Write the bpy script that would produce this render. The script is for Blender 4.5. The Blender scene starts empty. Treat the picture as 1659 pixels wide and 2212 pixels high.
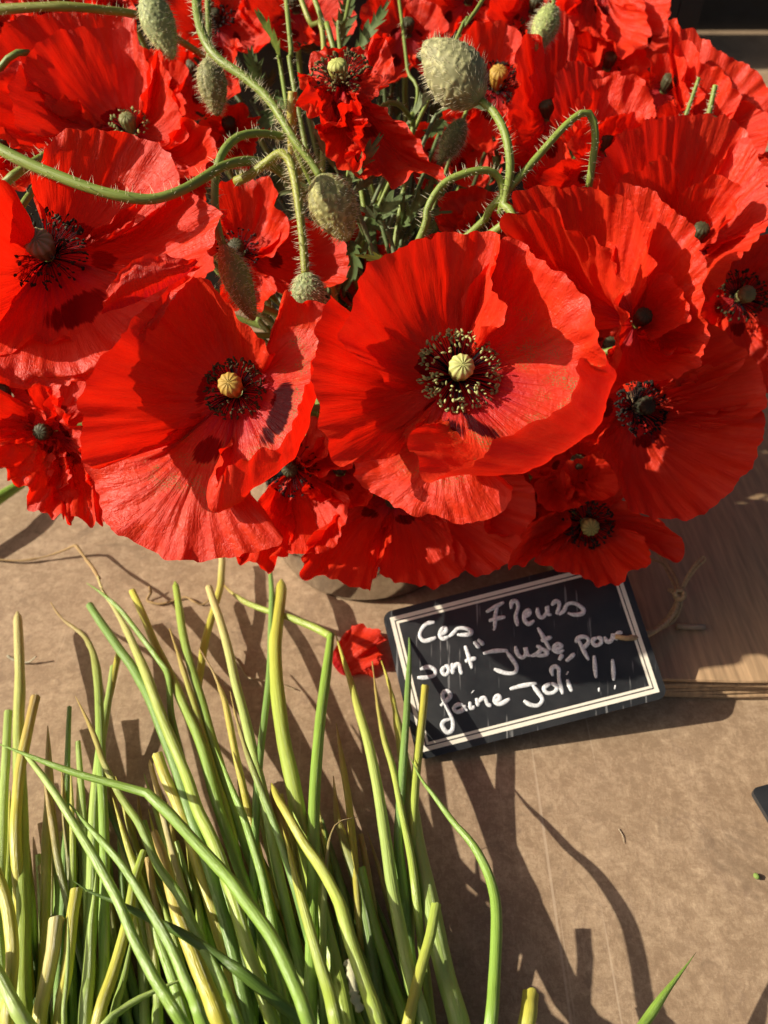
import bpy, math, random
import numpy as np
from mathutils import Vector

scene = bpy.context.scene
COL = scene.collection
random.seed(7)
RNG = np.random.default_rng(11)

# ------------------------------------------------------------------ camera
CAM_H, PITCH, FPX, W0, H0 = 0.28, math.radians(46), 1609.0, 1659.0, 2212.0
cam_d = bpy.data.cameras.new('camera')
cam = bpy.data.objects.new('camera', cam_d)
COL.objects.link(cam)
cam.location = (0, 0, CAM_H)
cam.rotation_euler = (math.pi / 2 - PITCH, 0, 0)
cam_d.sensor_fit = 'VERTICAL'
cam_d.sensor_height = 36.0
cam_d.sensor_width = 27.0
cam_d.lens = 18.0 / (H0 / 2 / FPX)
cam_d.clip_start = 0.005
cam_d.clip_end = 100
cam_d.dof.use_dof = True
cam_d.dof.focus_distance = 0.238
cam_d.dof.aperture_fstop = 13
scene.camera = cam

# ------------------------------------------------------------------ light
SUN_T = Vector((1.0, 0.03, -0.62)).normalized()          # direction the sunlight travels
world = bpy.data.worlds.new('World')
scene.world = world
world.use_nodes = True
wn = world.node_tree.nodes
sky = wn.new('ShaderNodeTexSky')
sky.sky_type = 'NISHITA'
sky.sun_disc = False
sky.dust_density = 7.0
sky.ozone_density = 0.3
sky.air_density = 0.8
sky.sun_elevation = math.asin(-SUN_T.z)
sky.sun_rotation = math.atan2(-SUN_T.x, -SUN_T.y)
wn['Background'].inputs['Strength'].default_value = 0.05
world.node_tree.links.new(sky.outputs[0], wn['Background'].inputs['Color'])
sun_d = bpy.data.lights.new('sun', 'SUN')
sun_d.energy = 5.0
sun_d.angle = math.radians(0.6)
sun_d.color = (1.0, 0.91, 0.77)
sun = bpy.data.objects.new('sun', sun_d)
COL.objects.link(sun)
sun.rotation_euler = SUN_T.to_track_quat('-Z', 'Y').to_euler()
sun.location = (-1, -0.2, 1)
vs = scene.view_settings
vs.view_transform = 'Standard'
vs.look = 'None'
vs.exposure = 0.5
vs.gamma = 1.0
vs.use_curve_mapping = False
scene.cycles.max_bounces = 10
scene.cycles.transparent_max_bounces = 8

# ------------------------------------------------------------------ place helpers
cP, sP = math.cos(PITCH), math.sin(PITCH)
CAMP = np.array([0, 0, CAM_H])
RIGHT = np.array([1.0, 0, 0])
UPV = np.array([0, sP, cP])
BACK = np.array([0, -cP, sP])                            # towards the camera

def ray(x, y):
    X = (x - W0 / 2) / FPX; Y = (H0 / 2 - y) / FPX
    return np.array([X, cP + Y * sP, -sP + Y * cP])
def PD(x, y, d): return CAMP + ray(x, y) * d             # point at depth d
def PZ(x, y, z):                                         # point at height z
    r = ray(x, y); return CAMP + r * ((CAM_H - z) / -r[2])
def crop(k, pts):                                        # traced in an enlarged view
    f, ox, oy = k
    return [(ox + p[0] * f, oy + p[1] * f) + tuple(p[2:]) for p in pts]
kS = (0.4, 829.5, 1227.7); kT = (0.6, 663.6, 1161.3)

def norm(v):
    return v / np.maximum(np.linalg.norm(v, axis=-1, keepdims=True), 1e-12)
def catmull(P, t):
    """uniform Catmull-Rom through P (n,k) at parameters t in 0..n-1"""
    P = np.asarray(P, float); n = len(P)
    if n == 2:
        t = np.asarray(t)[:, None]; return P[0] * (1 - t) + P[1] * t
    Q = np.vstack([2 * P[0] - P[1], P, 2 * P[-1] - P[-2]])
    i = np.clip(np.floor(t).astype(int), 0, n - 2); f = (np.asarray(t) - i)[:, None]
    a, b, c, d = Q[i], Q[i + 1], Q[i + 2], Q[i + 3]
    return 0.5 * (2 * b + (c - a) * f + (2 * a - 5 * b + 4 * c - d) * f ** 2 + (3 * b - a - 3 * c + d) * f ** 3)
def even(P, n):
    """n points evenly spaced along the spline through P, and their parameters"""
    t = np.linspace(0, len(P) - 1, 300); X = catmull(P, t)
    s = np.r_[0, np.cumsum(np.linalg.norm(np.diff(X[:, :3], axis=0), axis=1))]
    tt = np.interp(np.linspace(0, s[-1], n), s, t)
    return catmull(P, tt), tt
def vnoise(x, y, seed):
    """smooth value noise, -1..1"""
    def h(i, j):
        s = np.sin(i * 127.1 + j * 311.7 + seed * 74.7) * 43758.5453
        return (s - np.floor(s)) * 2 - 1
    xi, yi = np.floor(x), np.floor(y); fx, fy = x - xi, y - yi
    fx = fx * fx * (3 - 2 * fx); fy = fy * fy * (3 - 2 * fy)
    return (h(xi, yi) * (1 - fx) + h(xi + 1, yi) * fx) * (1 - fy) + (h(xi, yi + 1) * (1 - fx) + h(xi + 1, yi + 1) * fx) * fy

# ------------------------------------------------------------------ object helpers
def empty(name, loc, label=None, cat=None, group=None):
    o = bpy.data.objects.new(name, None); COL.objects.link(o)
    o.location = Vector(loc); o.empty_display_size = 0.01
    if label: tag(o, label, cat, group)
    return o
def tag(o, label, cat=None, group=None):
    o['label'] = label
    if cat: o['category'] = cat
    if group: o['group'] = group
    return o
def mesh_obj(name, V, Fc, mat, parent=None, uv=None, colr=None, smooth=True):
    V = np.asarray(V, float)
    org = V.mean(0) if parent is None else np.array(parent.matrix_basis.translation if parent.parent is None else
                                                   parent.parent.matrix_basis.translation + parent.matrix_basis.translation)
    me = bpy.data.meshes.new(name)
    me.from_pydata((V - org).tolist(), [], [list(map(int, f)) for f in Fc])
    if smooth: me.polygons.foreach_set('use_smooth', [True] * len(me.polygons))
    if uv is not None:
        L = me.uv_layers.new(name='UVMap')
        li = np.empty(len(me.loops), int); me.loops.foreach_get('vertex_index', li)
        L.data.foreach_set('uv', np.asarray(uv, float)[li].ravel())
    if colr is not None:
        a = me.color_attributes.new('col', 'FLOAT_COLOR', 'POINT')
        a.data.foreach_set('color', np.c_[np.asarray(colr, float), np.ones(len(V))].ravel())
    me.materials.append(mat)
    me.update()
    o = bpy.data.objects.new(name, me); COL.objects.link(o)
    if parent is None: o.location = Vector(org)
    else: o.parent = parent
    return o
def stuff(o): o['kind'] = 'stuff'; return o

class MB:
    """collects verts and faces"""
    def __init__(s): s.V = []; s.F = []; s.n = 0; s.C = []; s.U = []
    def add(s, V, F, C=None, U=None):
        V = np.asarray(V, float); s.V.append(V); s.F += [[i + s.n for i in f] for f in F]; s.n += len(V)
        s.C.append(np.zeros((len(V), 3)) if C is None else np.broadcast_to(np.asarray(C, float), (len(V), 3)))
        s.U.append(np.zeros((len(V), 2)) if U is None else np.asarray(U, float))
        return s
    def build(s, name, mat, parent=None, smooth=True):
        return mesh_obj(name, np.vstack(s.V), s.F, mat, parent, np.vstack(s.U), np.vstack(s.C), smooth)

def tube(path, rad, sides=8, cap=(True, True), flat=1.0, flatdir=None, twist=0.0):
    """tube along path (n,3); rad scalar or (n,). returns V,F,UV"""
    P = np.asarray(path, float); n = len(P)
    R = np.broadcast_to(np.asarray(rad, float), (n,))
    T = norm(np.gradient(P, axis=0))
    ref = np.array([0.13, 0.2, 0.97]) if flatdir is None else np.asarray(flatdir, float)
    N = ref - T[0] * ref.dot(T[0]); N = N / np.linalg.norm(N)
    V = []; U = []
    s = np.r_[0, np.cumsum(np.linalg.norm(np.diff(P, axis=0), axis=1))]
    for i in range(n):
        if flatdir is not None: N = ref
        N = N - T[i] * N.dot(T[i]); N = N / max(np.linalg.norm(N), 1e-9)
        B = np.cross(T[i], N)
        for k in range(sides):
            a = 2 * math.pi * k / sides + twist * i
            V.append(P[i] + R[i] * (math.cos(a) * N * flat + math.sin(a) * B)); U.append((k / sides, s[i] / s[-1]))
    F = []
    for i in range(n - 1):
        for k in range(sides):
            k2 = (k + 1) % sides
            F.append([i * sides + k, i * sides + k2, (i + 1) * sides + k2, (i + 1) * sides + k])
    if cap[0]: F.append(list(range(sides))[::-1])
    if cap[1]: F.append([(n - 1) * sides + k for k in range(sides)])
    return np.array(V), F, np.array(U)

def box(c, X, Y, Z, bev=0.0):
    """box with half axes X,Y,Z (vectors) round centre c"""
    V = [c + sx * X + sy * Y + sz * Z for sz in (-1, 1) for sy in (-1, 1) for sx in (-1, 1)]
    return np.array(V), [[0, 2, 3, 1], [4, 5, 7, 6], [0, 1, 5, 4], [2, 6, 7, 3], [0, 4, 6, 2], [1, 3, 7, 5]]
def slab(poly, up, t):
    """prism of a planar polygon, thickness t along up"""
    P = np.asarray(poly, float); n = len(P)
    V = np.vstack([P, P + np.asarray(up) * t])
    F = [list(range(n))[::-1], [n + i for i in range(n)]] + [[i, (i + 1) % n, n + (i + 1) % n, n + i] for i in range(n)]
    return V, F
def lathe(prof, c, ax, seg=32):
    ax = norm(np.asarray(ax, float)); r = np.array([1, 0, 0]) if abs(ax[0]) < .8 else np.array([0, 1, 0])
    A = norm(np.cross(ax, r)); B = np.cross(ax, A)
    V = []; U = []
    for j, (rr, h) in enumerate(prof):
        for k in range(seg):
            a = 2 * math.pi * k / seg
            V.append(c + ax * h + rr * (math.cos(a) * A + math.sin(a) * B)); U.append((k / seg, j / (len(prof) - 1)))
    F = [[j * seg + k, j * seg + (k + 1) % seg, (j + 1) * seg + (k + 1) % seg, (j + 1) * seg + k]
         for j in range(len(prof) - 1) for k in range(seg)]
    F.append([(len(prof) - 1) * seg + k for k in range(seg)]); F.append(list(range(seg))[::-1])
    return np.array(V), F, np.array(U)

# ------------------------------------------------------------------ materials
class NT:
    def __init__(s, name):
        s.m = bpy.data.materials.new(name); s.m.use_nodes = True
        s.t = s.m.node_tree; s.n = s.t.nodes; s.l = s.t.links
        s.b = s.n['Principled BSDF']; s.out = s.n['Material Output']
    def new(s, typ, **kw):
        nd = s.n.new('ShaderNode' + typ)
        for k, v in kw.items():
            if k.startswith('i_'):
                key = k[2:]; key = int(key) if key.isdigit() else key
                s.put(nd.inputs[key], v)
            else: setattr(nd, k, v)
        return nd
    def put(s, inp, v):
        if hasattr(v, 'is_linked') or hasattr(v, 'links'): s.l.new(v, inp)
        else: inp.default_value = v
    def set(s, **kw):
        for k, v in kw.items(): s.put(s.b.inputs[k.replace('_', ' ')], v)
    def noise(s, vec, scale, detail=4, rough=.55, dist=0):
        nd = s.new('TexNoise'); s.l.new(vec, nd.inputs['Vector'])
        nd.inputs['Scale'].default_value = scale; nd.inputs['Detail'].default_value = detail
        nd.inputs['Roughness'].default_value = rough; nd.inputs['Distortion'].default_value = dist
        return nd.outputs['Fac']
    def mapping(s, vec, sc):
        nd = s.new('Mapping'); s.l.new(vec, nd.inputs['Vector']); nd.inputs['Scale'].default_value = sc
        return nd.outputs[0]
    def ramp(s, fac, stops):
        nd = s.new('ValToRGB'); s.l.new(fac, nd.inputs[0]); e = nd.color_ramp.elements
        while len(e) < len(stops): e.new(.5)
        for q, (p, c) in zip(e, stops):
            q.position = p; q.color = (*c, 1) if len(c) == 3 else c
        return nd.outputs[0]
    def mix(s, fac, a, b, blend='MIX'):
        nd = s.new('Mix', data_type='RGBA', blend_type=blend)
        s.put(nd.inputs[0], fac); s.put(nd.inputs[6], a if hasattr(a, 'links') else (*a, 1)); s.put(nd.inputs[7], b if hasattr(b, 'links') else (*b, 1))
        return nd.outputs[2]
    def math(s, op, a, b=0.0, clamp=False):
        nd = s.new('Math', operation=op, use_clamp=clamp); s.put(nd.inputs[0], a); s.put(nd.inputs[1], b)
        return nd.outputs[0]
    def mapr(s, v, a, b, c=0.0, d=1.0, smooth=True):
        nd = s.new('MapRange'); s.put(nd.inputs[0], v)
        for i, q in enumerate((a, b, c, d)): nd.inputs[i + 1].default_value = q
        if smooth: nd.interpolation_type = 'SMOOTHSTEP'
        return nd.outputs[0]
    def bump(s, h, strength, dist, prev=None):
        nd = s.new('Bump'); s.put(nd.inputs['Height'], h); nd.inputs['Strength'].default_value = strength
        nd.inputs['Distance'].default_value = dist
        if prev is not None: s.l.new(prev, nd.inputs['Normal'])
        return nd.outputs[0]
    def translucent(s, color, fac, normal=None):
        tr = s.new('BsdfTranslucent'); s.put(tr.inputs[0], color if hasattr(color, 'links') else (*color, 1))
        if normal is not None: s.l.new(normal, tr.inputs['Normal'])
        mx = s.new('MixShader'); s.put(mx.inputs[0], fac)
        s.l.new(s.b.outputs[0], mx.inputs[1]); s.l.new(tr.outputs[0], mx.inputs[2])
        s.l.new(mx.outputs[0], s.out.inputs[0])

def m_petal(name, blotch, dust):
    k = NT(name); bm = None
    uv = k.new('TexCoord').outputs['UV']; ob = k.new('TexCoord').outputs['Object']
    sep = k.new('SeparateXYZ'); k.l.new(uv, sep.inputs[0]); u, v = sep.outputs[0], sep.outputs[1]
    streak = k.noise(k.mapping(uv, (46, 2.2, 1)), 1.0, 4, .6, .3)
    fine = k.noise(k.mapping(uv, (170, 9, 1)), 1.0, 3, .6)
    cloud = k.noise(ob, 90, 3, .55)
    c = k.ramp(streak, [(.3, (.68, .024, .006)), (.52, (.79, .044, .011)), (.75, (.86, .070, .020))])
    c = k.mix(k.mapr(cloud, .35, .75), c, (.72, .032, .008))
    # paler claw, then the dark blotch
    claw = k.mapr(v, .30, .12)
    c = k.mix(k.math('MULTIPLY', claw, k.mapr(streak, .35, .65, .2, .9)), c, (.45, .008, .04))
    if blotch:
        du = k.math('ABSOLUTE', k.math('SUBTRACT', u, .5))
        dv = k.math('ABSOLUTE', k.math('SUBTRACT', v, .27))
        r2 = k.math('ADD', k.math('MULTIPLY', k.math('POWER', du, 2), 26), k.math('MULTIPLY', k.math('POWER', dv, 2), 110))
        r2 = k.math('ADD', r2, k.math('MULTIPLY', k.math('SUBTRACT', streak, .5), 1.1))
        bm = k.mapr(r2, .62, .36)
        c = k.mix(bm, c, (.006, .003, .005))
    if dust:
        sp = k.noise(ob, 2600, 2, .5)
        dm = k.math('MULTIPLY', k.mapr(sp, .51, .59), k.math('MULTIPLY', k.mapr(v, .72, .45), k.mapr(v, .2, .32)))
        dm = k.math('MULTIPLY', dm, k.mapr(k.noise(ob, 150, 3), .42, .58))
        dm = k.math('MULTIPLY', dm, k.math('SUBTRACT', 1.0, bm))
        c = k.mix(dm, c, (.24, .19, .05))
    cr = k.noise(ob, 420, 5, .62, .6)
    n1 = k.bump(streak, .55, .0011)
    n2 = k.bump(fine, .45, .0005, n1)
    n3 = k.bump(cr, .50, .0011, n2)
    k.set(Base_Color=c, Roughness=k.mapr(cloud, .35, .65, .36, .56), Normal=n3)
    k.b.inputs['Specular IOR Level'].default_value = .34
    if bm is not None: k.l.new(k.mapr(bm, 0, 1, .34, .06), k.b.inputs['Specular IOR Level'])
    k.b.inputs['Sheen Weight'].default_value = .0
    k.b.inputs['Sheen Roughness'].default_value = .35
    k.b.inputs['Sheen Tint'].default_value = (1, .75, .65, 1)
    k.translucent(k.mix(.75, c, (.90, .008, .0012)), .42, n2)
    return k.m
M_PETAL = m_petal('petal_red', False, False)
M_PETALB = m_petal('petal_red_blotched', True, False)
M_PETALD = m_petal('petal_red_dusted', True, True)

def m_col(name, rough=.5, spec=.4, streak=True, trans=.0, bumps=.35):
    """colour from the mesh's own colour attribute, with lengthwise fibres"""
    k = NT(name)
    a = k.new('Attribute', attribute_name='col').outputs['Color']
    uv = k.new('TexCoord').outputs['UV']; ob = k.new('TexCoord').outputs['Object']
    s = k.noise(k.mapping(uv, (26, 3.0, 1)), 1.0, 3, .6)
    b = k.noise(ob, 300, 4, .6)
    c = k.mix(k.mapr(s, .3, .7, 0, .30), a, k.mix(1.0, a, (.62, .66, .45), 'MULTIPLY'))
    c = k.mix(k.mapr(b, .5, .8, 0, .25), c, k.mix(1.0, a, (1.25, 1.15, .8), 'MULTIPLY'))
    nm = k.bump(s, bumps, .0004); nm = k.bump(b, .15, .0004, nm)
    k.set(Base_Color=c, Roughness=rough, Normal=nm); k.b.inputs['Specular IOR Level'].default_value = spec
    if trans: k.translucent(c, trans, nm)
    return k.m
M_ONION = m_col('onion_leaf', .34, .5, True, .16, .7)
M_STEM = m_col('poppy_stem', .45, .4, True, .08)
M_BUD = m_col('poppy_bud', .6, .3, True, .05)
M_LEAF = m_col('poppy_leaf', .6, .3, True, .25)
M_POD = m_col('seed_pod', .6, .3, True, 0)
M_STAMEN = m_col('stamen', .75, .2, False, 0)
M_DRY = m_col('dry_fibre', .75, .2, True, .1)

def m_hair():
    k = NT('plant_hair'); k.set(Base_Color=(.90, .86, .64, 1), Roughness=.3)
    k.translucent((.92, .88, .66), .6); return k.m
M_HAIR = m_hair()

def m_table():
    k = NT('fibreboard')
    ob = k.new('TexCoord').outputs['Object']
    n1 = k.noise(ob, 9, 5, .6); n2 = k.noise(ob, 55, 6, .7); n3 = k.noise(ob, 700, 5, .7)
    weave = k.noise(k.mapping(ob, (1, .35, 1)), 1300, 5, .75); weave2 = k.noise(k.mapping(ob, (.35, 1, 1)), 1000, 5, .75)
    c = k.ramp(n2, [(.25, (.30, .206, .125)), (.5, (.395, .280, .173)), (.75, (.47, .34, .222))])
    c = k.mix(k.mapr(n1, .35, .7, 0, .55), c, (.31, .218, .135))
    w = k.math('ADD', k.math('MULTIPLY', weave, .5), k.math('MULTIPLY', weave2, .5))
    c = k.mix(k.mapr(w, .4, .58, .38, 0), c, (.22, .14, .08))
    c = k.mix(k.mapr(w, .53, .68, 0, .38), c, (.58, .43, .28))
    c = k.mix(k.mapr(n3, .58, .74, 0, .5), c, (.19, .12, .07))
    md = k.noise(ob, 210, 7, .78, .4); mb_ = k.noise(k.mapping(ob, (1, .5, 1)), 95, 6, .72, .8)
    c = k.mix(k.mapr(md, .40, .56, .55, 0), c, (.215, .140, .082))
    c = k.mix(k.mapr(md, .54, .70, 0, .45), c, (.60, .445, .29))
    c = k.mix(k.mapr(mb_, .56, .70, 0, .55), c, (.20, .132, .088))
    st = k.noise(ob, 24, 4, .75, 1.0)
    c = k.mix(k.mapr(st, .57, .70, 0, .55), c, (.15, .100, .062))
    # long thin scratches
    mp = k.new('Mapping'); k.l.new(ob, mp.inputs[0]); mp.inputs['Rotation'].default_value = (0, 0, .85); mp.inputs['Scale'].default_value = (260, 3.5, 1)
    sc = k.noise(mp.outputs[0], 1.0, 2, .5, .25)
    mp2 = k.new('Mapping'); k.l.new(ob, mp2.inputs[0]); mp2.inputs['Rotation'].default_value = (0, 0, -.4); mp2.inputs['Scale'].default_value = (300, 5, 1)
    sc2 = k.noise(mp2.outputs[0], 1.0, 2, .5, .25)
    sm = k.math('MAXIMUM', k.mapr(sc, .69, .74), k.mapr(sc2, .70, .75))
    c = k.mix(k.math('MULTIPLY', sm, .5), c, (.52, .40, .28))
    nm = k.bump(w, .25, .0004); nm = k.bump(n2, .2, .001, nm)
    k.set(Base_Color=c, Roughness=k.mapr(n2, .3, .7, .55, .78), Normal=nm)
    k.b.inputs['Specular IOR Level'].default_value = .3
    return k.m
M_TABLE = m_table()

def m_plain(name, col, rough=.6, metal=0.0, spec=.5, var=.15, scale=120, stretch=(1, 1, 1), bump=.15, bd=.0005):
    k = NT(name); ob = k.new('TexCoord').outputs['Object']
    n = k.noise(k.mapping(ob, stretch), scale, 5, .6)
    lo = tuple(q * (1 - var) for q in col); hi = tuple(min(1, q * (1 + var)) for q in col)
    k.set(Base_Color=k.ramp(n, [(.3, lo), (.7, hi)]), Roughness=k.mapr(n, .3, .7, rough * .85, min(1, rough * 1.15)), Metallic=metal, Normal=k.bump(n, bump, bd))
    k.b.inputs['Specular IOR Level'].default_value = spec
    return k.m
M_KRAFT = m_plain('kraft_paper', (.42, .275, .15), .62, 0, .35, .28, 60, (7, .55, 1), .2, .0006)
M_METAL = m_plain('polished_steel', (.50, .49, .46), .13, 1.0, .5, .06, 30, (1, 1, .2), .03, .0006)
M_TWINE = m_plain('jute_twine', (.42, .30, .16), .8, 0, .2, .3, 900, (1, 1, 1), .6, .0004)
M_STAKE = m_plain('pale_wood', (.42, .30, .19), .6, 0, .3, .15, 200, (1, .1, 1))
M_CREAM = m_plain('cream_print', (.80, .75, .62), .45, 0, .4, .05, 300)
M_CHALK = m_plain('chalk_white', (.66, .68, .68), .8, 0, .2, .35, 1100, (1, 1, 1), .4, .0003)
M_BLACK = m_plain('black_plastic', (.016, .016, .017), .45, 0, .4, .2, 60)
M_GREY = m_plain('grey_plastic', (.22, .23, .25), .7, 0, .3, .2, 30)
M_CLOTH = m_plain('black_cloth', (.010, .010, .011), .9, 0, .1, .2, 40)
M_PAVE = m_plain('paving', (.16, .15, .14), .8, 0, .3, .3, 8)
def m_board():
    k = NT('chalkboard'); ob = k.new('TexCoord').outputs['Object']
    n = k.noise(ob, 60, 5, .65); f = k.noise(ob, 1500, 3, .6)
    c = k.ramp(n, [(.3, (.014, .015, .016)), (.7, (.030, .031, .032))])
    mp = k.new('Mapping'); k.l.new(ob, mp.inputs[0]); mp.inputs['Rotation'].default_value = (.2, .1, .25); mp.inputs['Scale'].default_value = (700, 45, 45)
    s = k.noise(mp.outputs[0], 1.0, 2, .5)
    c = k.mix(k.math('MULTIPLY', k.mapr(s, .66, .72), .5), c, (.30, .30, .29))
    c = k.mix(k.mapr(f, .70, .78, 0, .3), c, (.2, .2, .2))
    k.set(Base_Color=c, Roughness=k.mapr(n, .3, .7, .32, .48), Normal=k.bump(n, .1, .0005))
    return k.m
M_BOARD = m_board()

# ------------------------------------------------------------------ setting
def structure(o): o['kind'] = 'structure'; return o
V, F = box(np.array([0, .62, -.0125]), np.array([1.1, 0, 0]), np.array([0, .80, 0]), np.array([0, 0, .0125]))
structure(mesh_obj('table_top', V, F, M_TABLE, smooth=False))
V, F = box(np.array([0, 2.0, -.80]), np.array([7, 0, 0]), np.array([0, 7, 0]), np.array([0, 0, .02]))
structure(mesh_obj('ground', V, F, M_PAVE, smooth=False))
# black cloth hanging behind the stall
nx = 90; V = []; F = []
for i in range(nx + 1):
    x = -1.6 + 3.2 * i / nx; dy = .03 * math.sin(i * .75) + .015 * math.sin(i * 1.9)
    V += [(x, 1.62 + dy, -.78), (x, 1.60 + dy * .6, .2), (x, 1.60 + dy * .2, 1.1)]
for i in range(nx):
    for j in (0, 1): F.append([i * 3 + j, i * 3 + 3 + j, i * 3 + 4 + j, i * 3 + 1 + j])
tag(mesh_obj('stall_curtain', V, F, M_CLOTH), 'black cloth hanging in the dark behind the table', 'curtain')
def crate(name, label, c, hx, hy, hz, mat):
    e = empty(name, (c[0], c[1], 0), label, 'crate')
    t = .006
    for s, nm in ((-1, 'side_panel'), (1, 'side_panel')):
        V, F = box(np.array([c[0] + s * (hx - t), c[1], hz]), np.array([t, 0, 0]), np.array([0, hy, 0]), np.array([0, 0, hz])); mesh_obj(nm, V, F, mat, e, smooth=False)
        V, F = box(np.array([c[0], c[1] + s * (hy - t), hz * .99]), np.array([hx - 2 * t - .0005, 0, 0]), np.array([0, t, 0]), np.array([0, 0, hz * .99])); mesh_obj('end_panel', V, F, mat, e, smooth=False)
    V, F = box(np.array([c[0], c[1], .008]), np.array([hx - 2 * t - .001, 0, 0]), np.array([0, hy - 2 * t - .001, 0]), np.array([0, 0, .006])); mesh_obj('floor_panel', V, F, mat, e, smooth=False)
    for s in (-1, 1):
        V, F = box(np.array([c[0], c[1] + s * hy, 2 * hz - .008]), np.array([hx * .98, 0, 0]), np.array([0, .004, 0]), np.array([0, 0, .007])); mesh_obj('rim', V, F, mat, e, smooth=False)
crate('black_crate', 'added black plastic crate darkening the gaps behind the poppies', (-.165, .585), .335, .115, .12, M_BLACK)  # added so the gaps between the blooms read as black shade
crate('black_crate', 'unseen black plastic crate added between the other two to shade the far table', (.115, 1.095), .215, .075, .10, M_BLACK)  # added out of sight behind the bouquet, casts shade on the far table
crate('black_crate', 'long tall black crate at the far end of the table', (.30, 1.30), .78, .10, .15, M_BLACK)

# ------------------------------------------------------------------ bucket
VC = np.array([-.008, .257, 0])
bucket = empty('flower_bucket', VC, 'polished metal bucket under the red poppies', 'bucket')
prof = [(.030, .0), (.0435, .0), (.0455, .0012), (.0465, .004), (.0475, .02), (.0475, .036), (.0472, .044), (.0476, .0455), (.0472, .047), (.0458, .047), (.0455, .036), (.0455, .02), (.045, .006), (.03, .005)]
V, F, U = lathe(prof, VC, (0, 0, 1), 72)
mesh_obj('bucket_body', V, F, M_METAL, bucket, U)
V, F, U = lathe([(.0470, 0), (.0484, .0008), (.0489, .0025), (.0484, .0042), (.0470, .005)], VC + np.array([0, 0, .024]), (0, 0, 1), 72)
mesh_obj('ridge', V, F, M_METAL, bucket, U)

# ------------------------------------------------------------------ kraft bags
xl, yf = PZ(1235, 1480, .0)[0], PZ(1659, 1506, 0)[1]
nb = 8; tb = .0017
for i in range(nb):
    z0 = .0004 + i * tb; dx = random.uniform(-.0015, .0015); dy = random.uniform(-.0009, .0009)
    if i == nb - 1: dy = .0
    nxs = 26; V = []; F = []
    xs = np.linspace(xl + dx, xl + .155 + dx, nxs)
    for j, x in enumerate(xs):
        wob = .00022 * math.sin(j * .8 + i * 2.1) + .00015 * math.sin(j * 2.2 + i)
        y0 = yf + dy + .0006 * math.sin(j * .35 + i)
        zt = tb * .80 + wob
        V += [(x, y0, z0), (x, y0 - .0002, z0 + zt * .5), (x, y0 + .0003, z0 + zt), (x, y0 + .20, z0 + zt), (x, y0 + .20, z0)]
    for j in range(nxs - 1):
        for q in range(5): F.append([j * 5 + q, j * 5 + (q + 1) % 5, j * 5 + 5 + (q + 1) % 5, j * 5 + 5 + q])
    F += [[0, 1, 2, 3, 4], [(nxs - 1) * 5 + q for q in (4, 3, 2, 1, 0)]]
    V = np.array(V)
    if i == nb - 1:
        o = mesh_obj('paper_bag', V, F, M_KRAFT, smooth=False)
        tag(o, 'topmost brown kraft paper bag of the flat stack under the poppies', 'paper bag', 'stacked kraft bags')
    else:
        o = mesh_obj('paper_bag', V, F, M_KRAFT, smooth=False)
        tag(o, 'brown kraft paper bag lower in the flat stack beside the chalkboard', 'paper bag', 'stacked kraft bags')
BAGTOP = .0004 + nb * tb

# ------------------------------------------------------------------ chalkboard label
BL = np.array([.01511, .13324, .0035]); BR = np.array([.11015, .14713, .01736]); TL = np.array([.00143, .18284, .03045])
EX = BR - BL; LX = np.linalg.norm(EX) * 1.045; ex = EX / LX
ey = TL - BL; LY = np.linalg.norm(ey); ey = ey / LY; en = norm(np.cross(ex, ey))
_d = norm(ex + ey); _p = norm(np.cross(en, _d)); ex = norm(_d - _p); ey = norm(_d + _p)      # nearest true right angle
BL = BL - ex * .0021 - ey * .0006; LY = LY * 1.025
def bp(a, b, h=0.0): return BL + ex * a + ey * b + en * h
def on_board(x, y, h=0.0):
    r = ray(x, y); o = BL + en * h
    return CAMP + r * ((o - CAMP).dot(en) / r.dot(en))
def rounded(x0, y0, x1, y1, r, n=6):
    out = []
    for cx, cy, a0 in ((x1 - r, y0 + r, -90), (x1 - r, y1 - r, 0), (x0 + r, y1 - r, 90), (x0 + r, y0 + r, 180)):
        for i in range(n + 1):
            a = math.radians(a0 + 90 * i / n); out.append((cx + r * math.cos(a), cy + r * math.sin(a)))
    return out
sign = empty('chalkboard_label', BL, 'small black chalkboard label with handwritten white French words leaning by the bucket', 'sign')
V, F = slab([bp(a, b, -.0016) for a, b in rounded(0, 0, LX, LY, .004)], en, .0016)
mesh_obj('board', V, F, M_BOARD, sign, smooth=False)
def frame_line(ins, w):
    a0, b0, a1, b1 = ins, ins, LX - ins, LY - ins
    P = [(a0, b0), (a1, b0), (a1, b1), (a0, b1)]; Q = [(a0 + w, b0 + w), (a1 - w, b0 + w), (a1 - w, b1 - w), (a0 + w, b1 - w)]
    V = [bp(*p, .00012) for p in P] + [bp(*q, .00012) for q in Q] + [bp(*p, -.0003) for p in P] + [bp(*q, -.0003) for q in Q]
    F = []
    for i in range(4):
        j = (i + 1) % 4
        F += [[i, j, 4 + j, 4 + i], [8 + i, 8 + j, j, i], [4 + i, 4 + j, 12 + j, 12 + i]]
    return mesh_obj('border_line', np.array(V), F, M_CREAM, sign, smooth=False)
frame_line(.0027, .0016); frame_line(.0048, .0010)
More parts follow.
